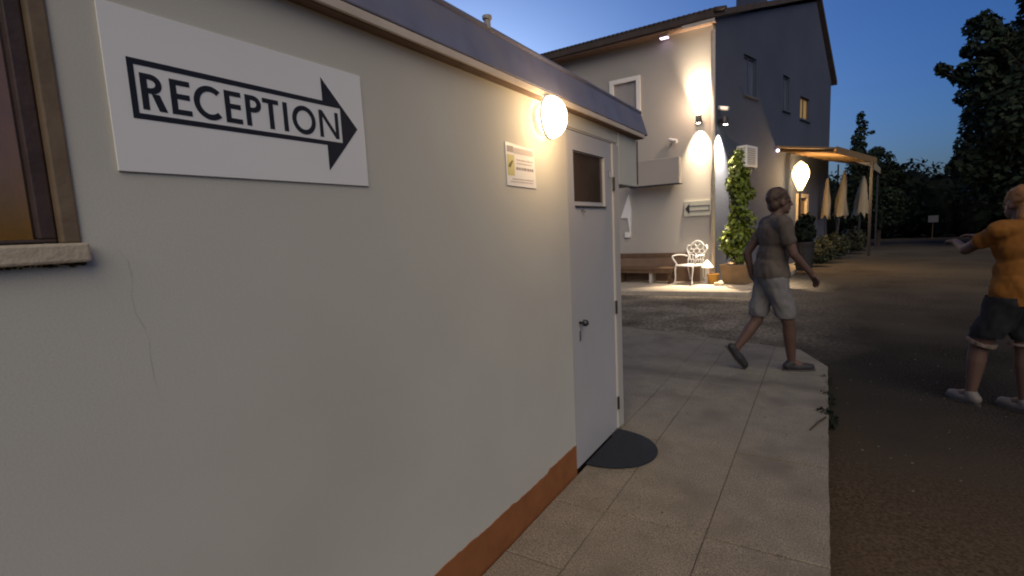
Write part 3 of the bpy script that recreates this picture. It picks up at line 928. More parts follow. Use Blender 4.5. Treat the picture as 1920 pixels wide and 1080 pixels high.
# air conditioner
ac = thing('air_conditioner', dk(1.40, 2.9), 'white outdoor air-conditioner unit on the dark side wall', 'air conditioner')
def dbox(s0, s1, z0, z1, o0, o1, name, m, parent, bevel=0.0):
    b = MB(); b.prism([dk(s0, z0, o0), dk(s1, z0, o0), dk(s1, z0, o1), dk(s0, z0, o1)], (0, 0, z1-z0)); return b.build(name, m, parent, bevel=bevel)
dbox(1.06, 1.72, 2.68, 3.18, .03, .28, 'casing', 'white_plastic', ac, .012)
ge = dbox(1.052, 1.0595, 2.73, 3.13, .06, .25, 'side_grille', 'box_grey', ac)
for k in range(7):
    dbox(1.045, 1.0515, 2.75+k*.053, 2.772+k*.053, .062, .248, 'slat', 'white_plastic', ge)
gr = dbox(1.12, 1.56, 2.74, 3.12, .281, .287, 'grille', 'box_grey', ac)
for k in range(7):
    dbox(1.12, 1.56, 2.76+k*.052, 2.776+k*.052, .288, .294, 'slat', 'white_plastic', gr)
for s in (1.15, 1.6):
    dbox(s, s+.04, 2.635, 2.678, .002, .26, 'bracket', 'metal_steel', ac)
MB().tube([dk(1.725, 2.80, .15), dk(1.86, 2.78, .15), dk(1.90, 2.7, .08), dk(1.92, 2.6, .03)], .02, 8).build('hose', 'white_plastic', ac)

# violet pilot light
t = thing('pilot_light', dk(3.72, 3.27), 'tiny violet-white light at the left end of the canopy', 'lamp')
MB().tube([dk(3.72, 3.27, .001), dk(3.72, 3.27, .03)], .03, 10).build('base', 'white_plastic', t)
MB().ball(dk(3.72, 3.27, .06), .045, 2).build('bulb', 'violet_glow', t, smooth=True)

# canopy over the side door
cn = thing('door_canopy', dk(6.0, 3.2), 'timber canopy along the dark side wall, lit from below', 'canopy')
def canopy_pt(s, o, dz=0): return dk(s, 3.36 - 0.16*o + dz, o)
b = MB(); b.prism([canopy_pt(3.75, .01), canopy_pt(8.7, .01), canopy_pt(8.7, 1.35), canopy_pt(4.1, 1.35)], (0, 0, .05)); b.build('roof_boards', 'timber', cn)
for k in range(9):
    s = 4.15 + k*.56
    b = MB(); b.prism([canopy_pt(s, .02, -.09), canopy_pt(s+.07, .02, -.09), canopy_pt(s+.07, 1.3, -.09), canopy_pt(s, 1.3, -.09)], (0, 0, .088)); b.build('rafter', 'timber', cn)
b = MB(); b.prism([canopy_pt(4.1, 1.352, -.12), canopy_pt(8.7, 1.352, -.12), canopy_pt(8.7, 1.39, -.12), canopy_pt(4.1, 1.39, -.12)], (0, 0, .19)); b.build('front_board', 'timber', cn)
for s in (4.5, 6.6, 8.5):
    b = MB(); b.prism([canopy_pt(s, 1.25, -.09), canopy_pt(s+.08, 1.25, -.09), canopy_pt(s+.08, 1.33, -.09), canopy_pt(s, 1.33, -.09)], (0, 0, -(canopy_pt(s, 1.25, -.09).z-.002)))
    if s > 8: b.build('post', 'metal_dark', cn)
# farther awning with pale valance
aw = thing('terrace_awning', (1.0, 23.5, 3.2), 'farther awning with pale valance over the terrace', 'awning')
def q4(b, pts, d): b.prism(pts, d); return b
q4(MB(), [(-.15, 21.2, 3.75), (.35, 26.5, 3.75), (1.95, 26.3, 3.30), (1.2, 21.0, 3.30)], (0, 0, .05)).build('cover', 'timber', aw)
q4(MB(), [(-.15, 21.19, 3.68), (1.2, 20.99, 3.05), (1.2, 20.96, 3.05), (-.15, 21.16, 3.68)], (0, 0, .24)).build('valance', 'canvas', aw)
q4(MB(), [(1.21, 20.97, 3.05), (1.96, 26.3, 3.05), (1.99, 26.3, 3.05), (1.24, 20.97, 3.05)], (0, 0, .24)).build('valance', 'canvas', aw)
for (x, y) in ((1.85, 26.0), (.45, 26.2)):
    MB().box((x, y, 0.002), (x+.06, y+.06, 3.2 if x > .7 else 3.6)).build('post', 'metal_dark', aw)
# closed parasols
def parasol(x, y, h, r, lean, label):
    t = thing('closed_parasol', (x, y, 0), label, 'parasol', 'closed parasols on the terrace')
    MB().tube([(x, y, .05), (x+lean, y, h)], .025, 8).build('pole', 'metal_dark', t)
    MB().box((x-.25, y-.25, .002), (x+.25, y+.25, .06)).build('base', 'metal_dark', t)
    b = MB(); seg = 16; rows = 8
    for i in range(rows+1):
        f_ = i/rows
        rad = .03 + r*f_**.8
        for k in range(seg):
            z = h - .02 - f_*(h-1.40) - (.10*math.sin(k*2.1+x*5)+(.06 if k % 2 else -.05))*max(0, f_-.6)*2.2
            a = 2*math.pi*k/seg
            rr_ = rad*(1 + (.25 if k % 2 else -.3)*f_ + .18*math.sin(k*2.7+i*1.1+x*9))*(1-.25*max(0, f_-.75)*4*(k % 3 == 0))
            b.v.append(Vector((x + lean*(z/h) + rr_*math.cos(a), y + rr_*math.sin(a), z)))
    for i in range(rows):
        for k in range(seg):
            b.f.append((i*seg+k, i*seg+(k+1) % seg, (i+1)*seg+(k+1) % seg, (i+1)*seg+k))
    b.build('canopy', 'canvas', t, smooth=True)
parasol(.02, 19.5, 2.65, .11, .05, 'slim pale closed parasol nearest the side door')
parasol(.36, 20.3, 2.9, .17, .20, 'leaning pale closed parasol in the middle of the terrace')
parasol(1.10, 22.6, 2.8, .24, .12, 'dim pale closed parasol farthest along the terrace')

for k, (x, y, r, h, lab) in enumerate([(.02, 18.3, .38, .75, 'dim low shrub beside the lamp post'), (.35, 20.0, .42, .8, 'dim low shrub below the slim parasols'), (.95, 22.4, .5, .9, 'dim low shrub below the farthest parasol'), (-.15, 17.2, .3, .55, 'dim low shrub nearest the tall pot')]):
    SHRUBS = globals().setdefault('SHRUBS', []); SHRUBS.append((x, y, r, h, lab))
# torch-shaped lamp post and dark pot
lx, ly = -.60, 16.6
lt = thing('lamp_post', (lx, ly, 0), 'black post carrying a large glowing teardrop lantern by the side door', 'street lamp')
MB().lathe((lx, ly, 0.001), [(.12, 0), (.12, .03), (.05, .07), (.035, .4), (.03, 2.12), (.06, 2.16)], 12).build('post', 'pot_black', lt, smooth=False)
MB().lathe((lx, ly, 2.15), [(.05, 0), (.12, .16), (.21, .40), (.22, .55), (.17, .72), (.07, .82), (.02, .86)], 20).build('lantern', 'lantern_glow', lt, smooth=True)
add_light('lantern_light', 'POINT', (lx+.30, ly-.15, 2.6), 170, (1.0, .62, .26), .15, lt)
add_light('lantern_light', 'POINT', tuple(dk(4.85, 2.62, .42)), 380, (1.0, .62, .26), .15, lt)

px_, py_ = -.42, 15.0
pt_ = thing('tall_pot', (px_, py_, 0), 'tall black flowerpot with a dark shrub on the terrace edge', 'flowerpot')
MB().lathe((px_, py_, .001), [(.17, 0), (.19, .05), (.23, .6), (.26, .72), (.26, .76), (.22, .76), (.21, .68)], 16).build('pot', 'pot_black', pt_, smooth=False)

def leaves(centers, n, size, mat_, name, parent=None, rng=None, flat=.35, droop=.0, shape='quad', aspect=.55):
    rng = rng or np.random.default_rng(1)
    cs = np.array([c[:3] for c in centers]); rs_ = np.array([c[3:6] if len(c) >= 6 else (c[3],)*3 for c in centers])
    w = rs_.prod(axis=1)**(2/3); w /= w.sum()
    idx = rng.choice(len(cs), n, p=w)
    d = rng.normal(size=(n, 3)); d /= np.linalg.norm(d, axis=1)[:, None]
    rad = rng.uniform(.45, 1.05, n)**.6
    p = cs[idx] + d*rs_[idx]*rad[:, None]
    nrm = d + rng.normal(size=(n, 3))*.7 + np.array([0, 0, flat])
    nrm /= np.linalg.norm(nrm, axis=1)[:, None]
    t = np.cross(nrm, rng.normal(size=(n, 3))); t /= np.linalg.norm(t, axis=1)[:, None]
    bi = np.cross(nrm, t)
    s = size*rng.uniform(.6, 1.35, n)[:, None]
    V = np.stack([p - t*s, p + bi*s*aspect + nrm*s*.15, p + t*s - np.array([0, 0, droop])*s, p - bi*s*aspect + nrm*s*.15], axis=1).reshape(-1, 3)
    F = np.arange(4*n).reshape(n, 4)
    b = MB()
    off = Vector((0, 0, 0))
    if parent is not None: off = parent.location
    me = bpy.data.meshes.new(name)
    me.vertices.add(4*n); me.vertices.foreach_set('co', (V - np.array(off)).astype(np.float32).ravel())
    me.loops.add(4*n); me.loops.foreach_set('vertex_index', F.ravel().astype(np.int32))
    me.polygons.add(n); me.polygons.foreach_set('loop_start', (np.arange(n)*4).astype(np.int32)); me.polygons.foreach_set('loop_total', np.full(n, 4, np.int32))
    me.update(calc_edges=True)
    me.materials.append(M[mat_])
    o = bpy.data.objects.new(name, me); COL.objects.link(o)
    if parent is not None: o.parent = parent
    return o
leaves([(px_, py_, 1.05, .26, .26, .36), (px_+.03, py_, 1.3, .18, .18, .2), (px_-.05, py_-.05, .95, .3, .3, .2)], 900, .07, 'leaf_far', 'foliage', pt_, np.random.default_rng(4))

for k, (x, y, r, h, lab) in enumerate(SHRUBS):
    t = thing('terrace_shrub', (x, y, 0), lab, 'shrub', 'low shrubs along the terrace edge')
    b = MB()
    for q in range(5):
        b.tube([(x, y, .001), (x+.5*r*math.cos(q*1.3), y+.5*r*math.sin(q*1.3), h*.7)], [.02, .006], 5)
    b.build('stems', 'bark', t)
    leaves([(x, y, h*.55, r*.9, r*.9, h*.5), (x+r*.3, y, h*.4, r*.7, r*.7, h*.4), (x-r*.3, y-.1, h*.45, r*.6, r*.6, h*.45)], 900, .06, 'leaf_shrub', 'foliage', t, np.random.default_rng(40+k))
# planter box with climbing plant
pc = Vector((-1.60, 11.95, 0)); pa = math.radians(-12)
def rotp(x, y, z, hx, hy=None):
    return pc + Vector((x*math.cos(pa)-y*math.sin(pa), x*math.sin(pa)+y*math.cos(pa), z))
pb = thing('planter_box', pc, 'square terracotta planter box at the corner of the guest house', 'planter')
b = MB()
r0, r1, r2 = .25, .31, .26
ring = lambda r, z: [rotp(-r, -r, z, 0), rotp(r, -r, z, 0), rotp(r, r, z, 0), rotp(-r, r, z, 0)]
b.add(ring(r0, .002)+ring(r1, .44)+ring(r2, .44)+ring(r2-.01, .36),
      [(3,2,1,0)] + [(a*4+k, a*4+(k+1) % 4, a*4+4+(k+1) % 4, a*4+4+k) for a in range(3) for k in range(4)] + [(12,13,14,15)])
b.build('box', 'terracotta', pb, bevel=.012)
b = MB(); b.add(ring(r2-.004, .425), [(0,1,2,3)]); b.build('soil', 'soil', pb)
cp = thing('climbing_plant', pc + Vector((0, 0, .426)), 'tall climbing shrub with yellow-green leaves growing out of the planter box', 'plant')
b = MB(); rr = random.Random(4)
for k in range(7):
    a = k*.9; x, y = .1*math.cos(a), .1*math.sin(a)
    pts = [pc+Vector((x, y, .43))]
    for i in range(1, 9):
        pts.append(pc + Vector((x*(1-.08*i)+rr.uniform(-.06, .06)-.02*i, y+rr.uniform(-.06, .06), .43+i*.3)))
    b.tube(pts, [.012-.001*i for i in range(9)], 5)
b.build('stems', 'bark', cp)
C = [pc + Vector(v) for v in [(-.02, 0, .72), (-.10, -.05, .95), (.12, -.02, 1.05), (-.02, 0, 1.2), (.16, 0, 1.45), (-.03, 0, 1.5), (0, 0, 1.75), (.02, 0, 2.0), (-.04, 0, 2.2), (-.02, 0, 2.38), (-.06, 0, 2.6), (-.02, 0, 2.85), (.2, 0, 2.0)]]
Rr = [.24, .26, .24, .22, .16, .17, .17, .19, .22, .2, .15, .10, .12]
leaves([(*c, r, r, r*1.1) for c, r in zip(C, [1.15*q for q in Rr])], 2300, .06, 'leaf', 'foliage', cp, np.random.default_rng(12), flat=.5, droop=.3)

# ochre pot and pale block between planter and chair
tag(MB().lathe((-2.10, 11.75, .001), [(.10, 0), (.115, .06), (.125, .18), (.14, .20), (.14, .225), (.115, .225), (.11, .19)], 14).build('ochre_pot', 'ochre'), 'small ochre flowerpot between the white chair and the planter', 'flowerpot')
tag(MB().box((-2.02, 11.36, .002), (-1.82, 11.46, .07)).build('stone_block', 'cream_paint', bevel=.01), 'pale stone block lying at the foot of the planter box', 'stone')
# mushroom path light
pl_ = thing('path_light', (-2.24, 11.8, 0), 'small white cap path light beside the white chair', 'lamp')
MB().lathe((-2.24, 11.8, .001), [(.07, 0), (.07, .02), (.045, .04), (.045, .36), (.05, .37)], 12).build('post', 'white_paint', pl_)
MB().lathe((-2.24, 11.8, .372), [(.14, 0), (.13, .02), (.06, .11), (.02, .16), (.005, .17)], 16).build('cap', 'white_paint', pl_)

# ------------------------------------------------------------------ ornate white garden chair
ch = thing('garden_chair', (-2.60, 11.72, 0), 'ornate white cast-metal garden armchair standing on the terrace', 'chair')
ca = math.radians(-22)
def cx(p):
    x, y, z = p
    return Vector((x*math.cos(ca)-y*math.sin(ca), x*math.sin(ca)+y*math.cos(ca), z)) + ch.location
def cbuild(b, name, smooth=True): return b.xf(cx).build(name, 'white_paint', ch, smooth=smooth)
# local: +y is the back, -y the front
def bez(p, n=10):
    p = [Vector(q) for q in p]; out = []
    for k in range(n+1):
        t = k/n; u = 1-t
        out.append(p[0]*u**3 + p[1]*3*u*u*t + p[2]*3*u*t*t + p[3]*t**3)
    return out
seat = MB()
sp = [(-.25, -.22), (-.21, -.26), (0, -.275), (.21, -.26), (.25, -.22), (.23, .1), (.2, .2), (0, .22), (-.2, .2), (-.23, .1)]
seat.prism([(x, y, .415) for x, y in sp], (0, 0, .028))
cbuild(seat, 'seat', False)
for sx in (-1, 1):
    cbuild(MB().tube(bez([(sx*.22, -.22, .42), (sx*.27, -.26, .30), (sx*.17, -.22, .15), (sx*.25, -.28, .004)]), [.022, .02, .018, .016, .015, .014, .014, .014, .015, .018, .022], 8), 'leg')
    cbuild(MB().tube(bez([(sx*.19, .19, .42), (sx*.22, .24, .30), (sx*.15, .22, .15), (sx*.22, .33, .004)]), [.022, .02, .018, .016, .015, .014, .014, .014, .015, .018, .022], 8), 'leg')
    cbuild(MB().tube(bez([(sx*.22, .23, .62), (sx*.30, .12, .68), (sx*.32, -.08, .67), (sx*.31, -.20, .655)]) + bez([(sx*.31, -.20, .655), (sx*.34, -.27, .62), (sx*.26, -.18, .52), (sx*.235, -.16, .435)])[1:], .017, 8), 'armrest')
# backrest: scalloped outline and lattice inside
bk = MB()
def bp(u, v): return (u, .20 + .10*v, .44 + v*.50)
out = [(-.19, 0), (-.20, .2), (-.18, .38), (-.23, .55), (-.27, .72), (-.24, .86), (-.17, .86), (-.13, .97), (-.06, 1.05), (0, 1.07), (.06, 1.05), (.13, .97), (.17, .86), (.24, .86), (.27, .72), (.23, .55), (.18, .38), (.20, .2), (.19, 0)]
bk.tube([bp(*q) for q in out], .017, 8)
bk.tube([bp(-.19, 0), bp(.19, 0)], .016, 8)
back = cbuild(bk, 'backrest')
lt_ = MB()
for c in [(-.09, .80, .075), (.09, .80, .075), (0, .60, .07), (-.14, .60, .06), (.14, .60, .06), (0, .93, .06)]:
    lt_.tube([bp(c[0]+c[2]*math.cos(a), c[1]+c[2]*1.7*math.sin(a)) for a in np.linspace(0, 2*math.pi, 13)], .010, 6)
for u in (-.13, -.065, 0, .065, .13):
    lt_.tube([bp(u*.9, .02), bp(u+.02, .15), bp(u-.02, .30), bp(u*1.25, .47)], .010, 6)
lt_.tube([bp(-.17, .45), bp(-.06, .40), bp(.06, .40), bp(.17, .45)], .012, 6)
lt_.tube([bp(-.18, .22), bp(0, .19), bp(.18, .22)], .010, 6)
lt_.xf(cx).build('lattice', 'white_paint', back, smooth=True)

# ------------------------------------------------------------------ trees and woodland
def crown_tree(name, x, y, h, label, clumps, nleaf, size, m, trunk_r=.2, group=None, seed=1, limbs=True, core=True):
    t = thing(name, (x, y, -.1), label, 'tree', group)
    b = MB(); rr = random.Random(seed)
    top = max(c[2] for c in clumps)
    pts = [(x, y, -.1)] + [(x + rr.uniform(-.15, .15)*i*.3, y+rr.uniform(-.15, .15)*i*.3, top*.8*i/5) for i in range(1, 6)]
    b.tube(pts, [trunk_r*(1-.15*i) for i in range(6)], 9)
    if limbs:
        for c in clumps:
            z0 = min(max(.25*top, c[2]*.55), top*.7)
            p0 = Vector((x, y, z0)); p1 = Vector(c[:3])
            mid = (p0+p1)/2 + Vector((rr.uniform(-.2, .2), rr.uniform(-.2, .2), rr.uniform(-.1, .3)))
            b.tube([p0, mid, p1], [trunk_r*.4, trunk_r*.25, trunk_r*.08], 6)
    b.build('trunk', 'bark', t)
    leaves(clumps, nleaf, size, m, 'crown', t, np.random.default_rng(seed))
    return t
rr = random.Random(21)
def clumps_for(x, y, spec):
    out = []
    for (cx_, cy_, cz_, r) in spec:
        out.append((cx_, cy_, cz_, r, r, r*.9))
        for k in range(5):
            a = rr.uniform(0, 6.28); e = rr.uniform(-.6, .9)
            q = r*.85
            out.append((cx_+q*math.cos(a)*math.cos(e), cy_+q*math.sin(a)*math.cos(e), cz_+q*math.sin(e), r*.42, r*.42, r*.38))
    return out
big = clumps_for(7, 26, [(6.6, 26, 4.2, 1.9), (6.9, 26, 6.2, 1.9), (8.3, 26.5, 8.5, 2.3), (5.2, 25.6, 5.5, .9), (4.75, 25.6, 6.4, .62), (4.95, 25.5, 7.35, .62), (4.85, 25.7, 8.05, .5), (5.6, 26, 7.0, .8),
    (8.6, 25.5, 5.5, 2.6), (6.5, 26.5, 2.4, 1.7), (9.5, 26, 11.0, 2.4), (10.8, 26, 7.5, 2.6), (10.2, 26, 3.5, 2.6), (3.75, 25.7, 6.75, .26), (5.1, 26, 4.5, .75), (5.0, 26, 3.1, .8), (6.9, 25.8, 9.2, 1.1), (4.2, 25.7, 6.45, .28)])
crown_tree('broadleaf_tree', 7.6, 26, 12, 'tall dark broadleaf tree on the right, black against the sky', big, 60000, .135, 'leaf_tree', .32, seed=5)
bush = clumps_for(2, 28, [(1.95, 28, 3.6, .72), (2.35, 28, 3.0, .62), (1.6, 28, 2.8, .6), (2.1, 28, 1.7, 1.1)])
crown_tree('round_tree', 2.1, 28, 3.6, 'small round dark tree just right of the conifer', bush, 8000, .085, 'leaf_tree', .12, seed=6)
con = []
rr = random.Random(31)
for k in range(16):
    f_ = k/15
    z = 1.2 + 4.5*f_
    r = .62*(1-f_)+.15
    con.append((1.30+rr.uniform(-.12, .12), 28+rr.uniform(-.1, .1), z, r, r, .28))
con += [(1.72, 28, 5.05, .12, .12, .07), (1.62, 28, 5.0, .14, .14, .06), (1.32, 28, 5.85, .12, .12, .22)]
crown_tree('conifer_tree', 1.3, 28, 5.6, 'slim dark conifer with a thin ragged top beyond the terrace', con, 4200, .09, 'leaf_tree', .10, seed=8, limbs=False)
# woodland behind everything
b = MB(); rr = random.Random(9)
cl = []
for k in range(46):
    x = -8 + 38*k/45 + rr.uniform(-.5, .5); y = 37 + rr.uniform(-1.5, 3)
    h = 4.1 + rr.uniform(-.35, .35)
    cl.append((x, y, h*.5, 1.3, 1.4, h*.5))
    b.ball((x, y, h*.45-.1), (1.15, 1.2, h*.46), 2)
b.box((-14, 40.5, -.2), (36, 44, 2.7))
wood = stuff(b.build('woodland', 'leaf_far'))
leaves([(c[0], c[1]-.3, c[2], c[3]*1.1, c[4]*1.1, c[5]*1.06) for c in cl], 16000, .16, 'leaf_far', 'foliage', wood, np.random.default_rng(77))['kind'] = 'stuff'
t = thing('signboard', (4.75, 33.0, -.1), 'tiny pale signboard standing before the dark woodland', 'sign')
MB().box((4.73, 33.0, -.1), (4.77, 33.03, .80)).build('post', 'timber', t)
MB().box((4.55, 32.95, .78), (4.95, 32.99, 1.12)).build('board', 'pipe', t)

# loose grit on the road and paving
b = MB(); rr = random.Random(55)
for k in range(420):
    if k % 3:
        x = rr.uniform(.08, 3.2); y = 1.6 + rr.random()**1.6*7; z = -.097
    else:
        x = rr.uniform(-1.1, .03); y = 1.3 + rr.random()**1.3*5; z = .002
    r = rr.uniform(.002, .0065)
    b.ball((x, y, z + r*.3), (r*rr.uniform(.7, 1.4), r, r*.6), 1)
stuff(b.build('grit', 'grit'))
# weeds at the pavement edge
def weed(x, y, seed, label, n=160, h=.10):
    t = thing('weed', (x, y, 0), label, 'weed', 'weeds along the pavement edge')
    leaves([(x+.03, y, -.02, h*.5, h*.8, h*.4), (x-.01, y+h*.3, .0, h*.45, h*.5, h*.3), (x+.04, y-h*.5, -.04, h*.4, h*.5, h*.4)], n, h*.16, 'leaf_far', 'leaf_tuft', t, np.random.default_rng(seed), aspect=.35)['kind'] = 'stuff'
weed(.05, 4.55, 1, 'small dark weed at the pavement edge nearest the walking person', 110, .075)
weed(.045, 4.10, 2, 'larger dark weed drooping over the pavement edge below the smaller tuft', 200, .105)
weed(.04, 5.05, 3, 'tiny weed at the pavement corner beside the walking foot', 90, .06)
tag(MB().tube([(.045, 3.98, .012), (-.0, 3.86, .010), (-.045, 3.70, .008)], [.008, .007, .004], 6).build('twig', 'bark'), 'short dark twig lying on the pavement edge by the weeds', 'twig')

# ------------------------------------------------------------------ people
def solidify(b, voxel, smooth_it, name, m, parent, cut=None, fold=0.0):
    me = bpy.data.meshes.new(name + '_raw')
    me.from_pydata([tuple(p) for p in b.v], [], b.f); me.update()
    o = bpy.data.objects.new(name + '_raw', me); COL.objects.link(o)
    r = o.modifiers.new('r', 'REMESH'); r.mode = 'VOXEL'; r.voxel_size = voxel
    s = o.modifiers.new('s', 'SMOOTH'); s.factor = .5; s.iterations = smooth_it
    dg = bpy.context.evaluated_depsgraph_get()
    me2 = bpy.data.meshes.new_from_object(o.evaluated_get(dg))
    bpy.data.objects.remove(o); bpy.data.meshes.remove(me)
    if fold:
        n = len(me2.vertices)
        co = np.zeros(n*3); me2.vertices.foreach_get('co', co); co = co.reshape(-1, 3)
        no = np.array([v.normal[:] for v in me2.vertices])
        d = np.array([noise.noise(Vector((p[0]*9+p[2]*5, p[1]*9, p[2]*7))) + .6*noise.noise(Vector((p[0]*26, p[1]*26+p[2]*8, p[2]*15))) for p in co])
        co += no*(d*fold)[:, None]
        me2.vertices.foreach_set('co', co.ravel())
        me2.update()
    if cut:
        bm = bmesh.new(); bm.from_mesh(me2)
        for co, no in cut:
            bmesh.ops.bisect_plane(bm, geom=bm.verts[:]+bm.edges[:]+bm.faces[:], plane_co=co, plane_no=no, clear_outer=True)
        bm.to_mesh(me2); bm.free()
    off = parent.location
    me2.transform(Matrix.Translation(-off))
    me2.materials.clear(); me2.materials.append(M[m])
    me2.polygons.foreach_set('use_smooth', [True]*len(me2.polygons))
    me2.name = name
    o2 = bpy.data.objects.new(name, me2); COL.objects.link(o2); o2.parent = parent
    return o2

def person(loc, label, J, face, colors, shirt_len, shorts_end, sleeve, hair_long=False, hem=False, fat=1.0):
    """J: joints in world space; face: unit heading of the head"""
    t = thing('person', loc, label, 'person')
    up = Vector((0, 0, 1)); face = Vector(face).normalized(); lf = up.cross(face)       # left of the face
    torso_f = Vector(J['front']).normalized(); tl = up.cross(torso_f)
    V = {k: Vector(v) for k, v in J.items() if k != 'front'}
    def orient(fw, l_):
        return Matrix((l_, fw, up)).transposed()
    RT = orient(torso_f, tl); RH = orient(face, lf)
    def body(b, e=0.0, part='all'):
        pel, ch_, nk = V['pelvis'], V['chest'], V['neck']
        if part in ('all', 'torso'):
            b.ball(pel, (.165+e, .12+e, .13), 3, RT)
            b.ball(pel.lerp(ch_, .5), (.145+e, .105+e, .16), 3, RT)
            b.ball(ch_, (.165+e, .115+e, .17), 3, RT)
            b.cone(V['sh_l'], .058+e*.7, V['sh_r'], .058+e*.7)
            b.cone(ch_+up*.1, .085+e, nk, .058+e*.3)
    b = MB(); body(b)
    hd = V['head']
    b.cone(V['neck']-up*.03, .056, hd - up*.05 - face*.015, .050)
    b.ball(hd + up*.03 - face*.01, (.074, .092, .10), 3, RH)        # cranium
    b.ball(hd - up*.045 + face*.025, (.056, .062, .068), 3, RH)     # jaw
    b.ball(hd - up*.088 + face*.062, (.024, .020, .020), 2, RH)     # chin
    b.cone(hd + up*.015 + face*.085, .009, hd - up*.022 + face*.104, .014)   # nose
    b.ball(hd - up*.055 + face*.083, (.026, .012, .010), 2, RH)     # mouth
    b.ball(hd + up*.028 + face*.076, (.055, .016, .010), 2, RH)     # brow
    for s in (1, -1):
        b.ball(hd - up*.005 + lf*s*.077, (.012, .022, .032), 2, RH) # ears
    for s in 'lr':
        b.cone(V['sh_'+s], .050, V['el_'+s], .039); b.cone(V['el_'+s], .038, V['wr_'+s], .026)
        b.cone(V['hip_'+s], .088*fat, V['kn_'+s], .056*fat); 
        k, a = V['kn_'+s], V['an_'+s]
        b.cone(k, .053*fat, k.lerp(a, .3) , .056*fat); b.cone(k.lerp(a, .3), .056*fat, a, .034)
        b.cone(a, .036, V['toe_'+s].lerp(a, .35), .034)
        # hand: palm, four fingers, thumb
        w = V['wr_'+s]; hdn = V['hand_'+s]
        d = (hdn - w).normalized()
        side = d.cross(up)
        if side.length < .3: side = torso_f.copy()
        side.normalize(); nrm = side.cross(d)
        palm = w + d*.075
        b.cone(w, .024, w + d*.03, .028)
        for q in (-.026, -.009, .009, .026):
            base = palm + side*q
            b.cone(w + d*.03 + side*q*.6, .017, base, .012)
            L = .075 - abs(q+.009)*.5
            k1 = base + d*L*.5 - nrm*.008; k2 = base + d*L*.85 - nrm*.032
            b.cone(base, .0105, k1, .0095); b.cone(k1, .0095, k2, .0080)
        th = w + d*.03 + side*.028
        b.cone(th, .014, th + d*.035 + side*.022 - nrm*.01, .0115); b.cone(th + d*.035 + side*.022 - nrm*.01, .0115, th + d*.062 + side*.022 - nrm*.025, .0095)
    solidify(b, .0075, 4, 'body', 'skin', t)
    for s in (1, -1):
        MB().ball(hd + up*.008 + face*.076 + lf*s*.030, .011, 2).build('eye', 'eye', t, smooth=True)
    # shirt
    b = MB(); body(b, .022)
    pel = V['pelvis']
    hemz = shirt_len
    b.ball(Vector((pel.x, pel.y, pel.z)), (.192, .150, .22), 3, RT)
    for s in 'lr':
        e = V['sh_'+s].lerp(V['el_'+s], sleeve)
        b.cone(V['sh_'+s], .068, e, .060)
    cut = [((0, 0, hemz), (0, 0, -1)), (V['neck'] + up*.005, (up*1.0 + torso_f*.12).normalized())]
    solidify(b, .011, 5, 'shirt', colors['shirt'], t, cut, .016)
    # shorts
    b = MB()
    b.ball(pel + up*.02, (.180, .138, .15), 3, RT)
    ends = []
    for s in 'lr':
        e = V['hip_'+s].lerp(V['kn_'+s], shorts_end)
        b.cone(V['hip_'+s], .108*fat, e, .090*fat)
        ends.append(e)
    zc = min(e.z for e in ends) - .03
    sh = solidify(b, .011, 4, 'shorts', colors['shorts'], t, [((0, 0, zc), (0, 0, -1)), ((0, 0, hemz+.06), (0, 0, 1))], .012)
    if hem:
        for s in 'lr':
            e = V['hip_'+s].lerp(V['kn_'+s], shorts_end); d = (V['kn_'+s]-V['hip_'+s]).normalized()
            MB().tube([e+d*.066, e+d*.086], .088*fat, 18).build('hem', 'hem_trim', sh)
    # hair
    b = MB()
    b.ball(hd + up*.045 - face*.022, (.084, .096, .098), 3, RH)
    if hair_long:
        b.ball(hd - up*.05 - face*.065, (.075, .045, .11), 3, RH)
    else:
        b.ball(hd - up*.02 - face*.05, (.078, .055, .07), 3, RH)
    for k in range(26):
        a = k*2.4; e = (k % 7)/7*1.2 - .2
        dv = Vector((math.cos(a)*math.cos(e), math.sin(a)*math.cos(e), math.sin(e)))
        if dv.dot(face) > .45: continue
        b.ball(hd + up*.045 - face*.022 + Vector((dv.x*.078, dv.y*.078, dv.z*.086)), .022, 1)
    solidify(b, .009, 2, 'hair', colors['hair'], t, None, .012)
    # shoes
    for s in 'lr':
        a, toe = V['an_'+s], V['toe_'+s]
        heel = V['heel_'+s]
        d = (toe-heel).normalized()
        b = MB()
        sd = d.cross(up)
        if sd.length < .2: sd = tl
        nn = sd.normalized().cross(d).normalized()
        if nn.dot(a-heel) < 0: nn = -nn
        b.cone(heel + nn*.045 + d*.02, .042, heel + nn*.03 + d*.14, .044); b.cone(heel + nn*.035 + d*.14, .046, toe + nn*.03 - d*.03, .036)
        b.cone(heel + nn*.05 + d*.03, .042, a - (a-heel).normalized()*.01, .044)
        so = solidify(b, .009, 3, 'shoe', colors['shoe'], t)
        bb = MB()
        o_ = []
        for k in range(20):
            an = 2*math.pi*k/20
            r = .043 if math.cos(an) < 0 else .047
            o_.append(heel + d*(.125 + .15*math.cos(an)) + sd*r*math.sin(an)*(1.0 if math.cos(an) > -.2 else .85) - nn*.004)
        bb.prism(o_, nn*.018); bb.build('sole', colors['sole'], so)
    return t

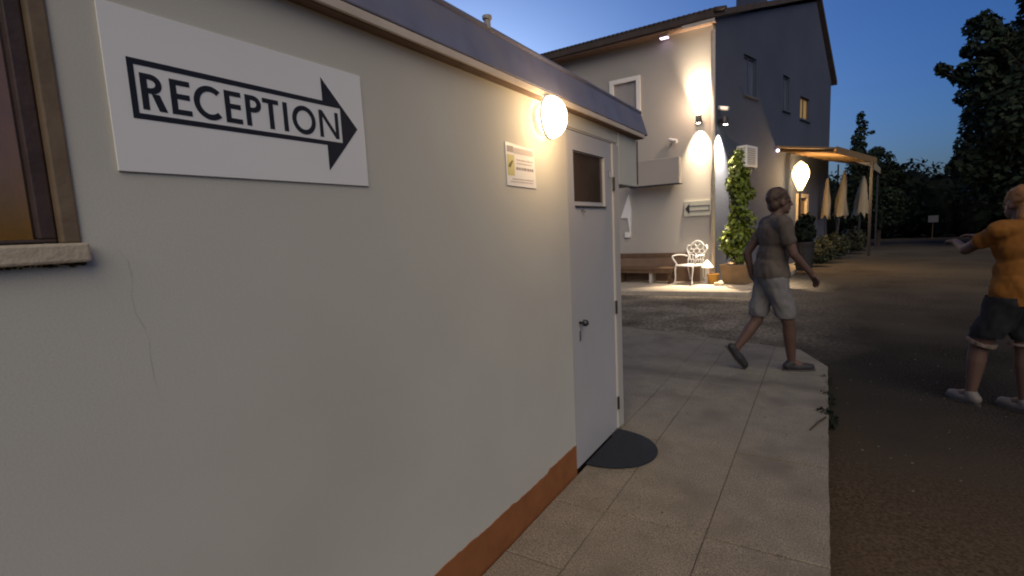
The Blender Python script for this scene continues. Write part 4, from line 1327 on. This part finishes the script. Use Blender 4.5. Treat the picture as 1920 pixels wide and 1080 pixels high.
# walking person on the pavement, striding away to the right
h = Vector((.90, .42, 0)).normalized(); l = Vector((0,0,1)).cross(h)
base = Vector((-.40, 5.06, 0))
fr_an = Vector((-.225, 5.15, .085)); re_an = Vector((-.69, 4.985, .20))
J = dict(front=tuple(h), pelvis=base+Vector((0,0,.93))+h*.0, chest=base+Vector((0,0,1.27))+h*.03, neck=base+Vector((0,0,1.46))+h*.04, head=base+Vector((0,0,1.575))+h*.065,
         sh_l=base+Vector((0,0,1.39))+l*.185+h*.03, sh_r=base+Vector((0,0,1.39))-l*.185+h*.03,
         el_l=base+Vector((0,0,1.12))+l*.22-h*.14, wr_l=base+Vector((0,0,.90))+l*.21-h*.10, hand_l=base+Vector((0,0,.82))+l*.20-h*.06,
         el_r=base+Vector((0,0,1.12))-l*.22+h*.10, wr_r=base+Vector((0,0,.94))-l*.19+h*.26, hand_r=base+Vector((0,0,.87))-l*.17+h*.31,
         hip_l=base+Vector((0,0,.89))+l*.09, hip_r=base+Vector((0,0,.89))-l*.09,
         kn_r=base+Vector((0,0,.48))-l*.075+h*.13, an_r=fr_an, heel_r=fr_an+Vector((0,0,-.083))-h*.06, toe_r=fr_an+Vector((0,0,-.083))+h*.20,
         kn_l=base+Vector((0,0,.475))+l*.07-h*.10, an_l=re_an, heel_l=re_an+Vector((-.075,-.03,.015)), toe_l=re_an+Vector((.075,.03,-.195)))
person((-.40, 5.06, 0), 'person in grey shorts and dark top striding along the pavement, bare legs', J, h, dict(shirt='shirt_grey', shorts='shorts_grey', hair='hair_brown', shoe='shoe_dark', sole='shoe_sole'), .90, .80, .55)

# person in orange at the right edge, arm held out
h = Vector((-.55, .83, 0)).normalized(); l = Vector((0,0,1)).cross(h)
base = Vector((1.24, 5.03, -.1))
la = Vector((1.015, 5.06, -.01)); ra = Vector((1.30, 4.98, -.01))
Z = Vector((0, 0, 1))
J = dict(front=tuple(h), pelvis=base+Z*.91, chest=base+Z*1.25+h*.01, neck=base+Z*1.44+h*.02, head=base+Z*1.555+h*.05,
         sh_l=base+Z*1.37+l*.185, sh_r=base+Z*1.37-l*.185,
         el_l=base+Z*1.22+l*.20+h*.24, wr_l=base+Z*1.27+l*.08+h*.45, hand_l=base+Z*1.28+l*.04+h*.54,
         el_r=base+Z*1.16-l*.24+h*.14, wr_r=base+Z*1.30-l*.06+h*.36, hand_r=base+Z*1.33-l*.01+h*.44,
         hip_l=base+Z*.87+l*.09, hip_r=base+Z*.87-l*.09,
         kn_l=Vector((1.045, 5.07, .37)), an_l=la, heel_l=la-Z*.083-h*.06, toe_l=la-Z*.083+h*.19,
         kn_r=Vector((1.285, 5.0, .37)), an_r=ra, heel_r=ra-Z*.083-h*.06, toe_r=ra-Z*.083+h*.19)
person((1.24, 5.03, -.1), 'person in orange shirt and black shorts at the right, arm stretched forward', J, h, dict(shirt='shirt_orange', shorts='shorts_black', hair='hair_blond', shoe='shoe_white', sole='shoe_sole'), .72, .72, .5, hair_long=True, hem=True, fat=1.1)
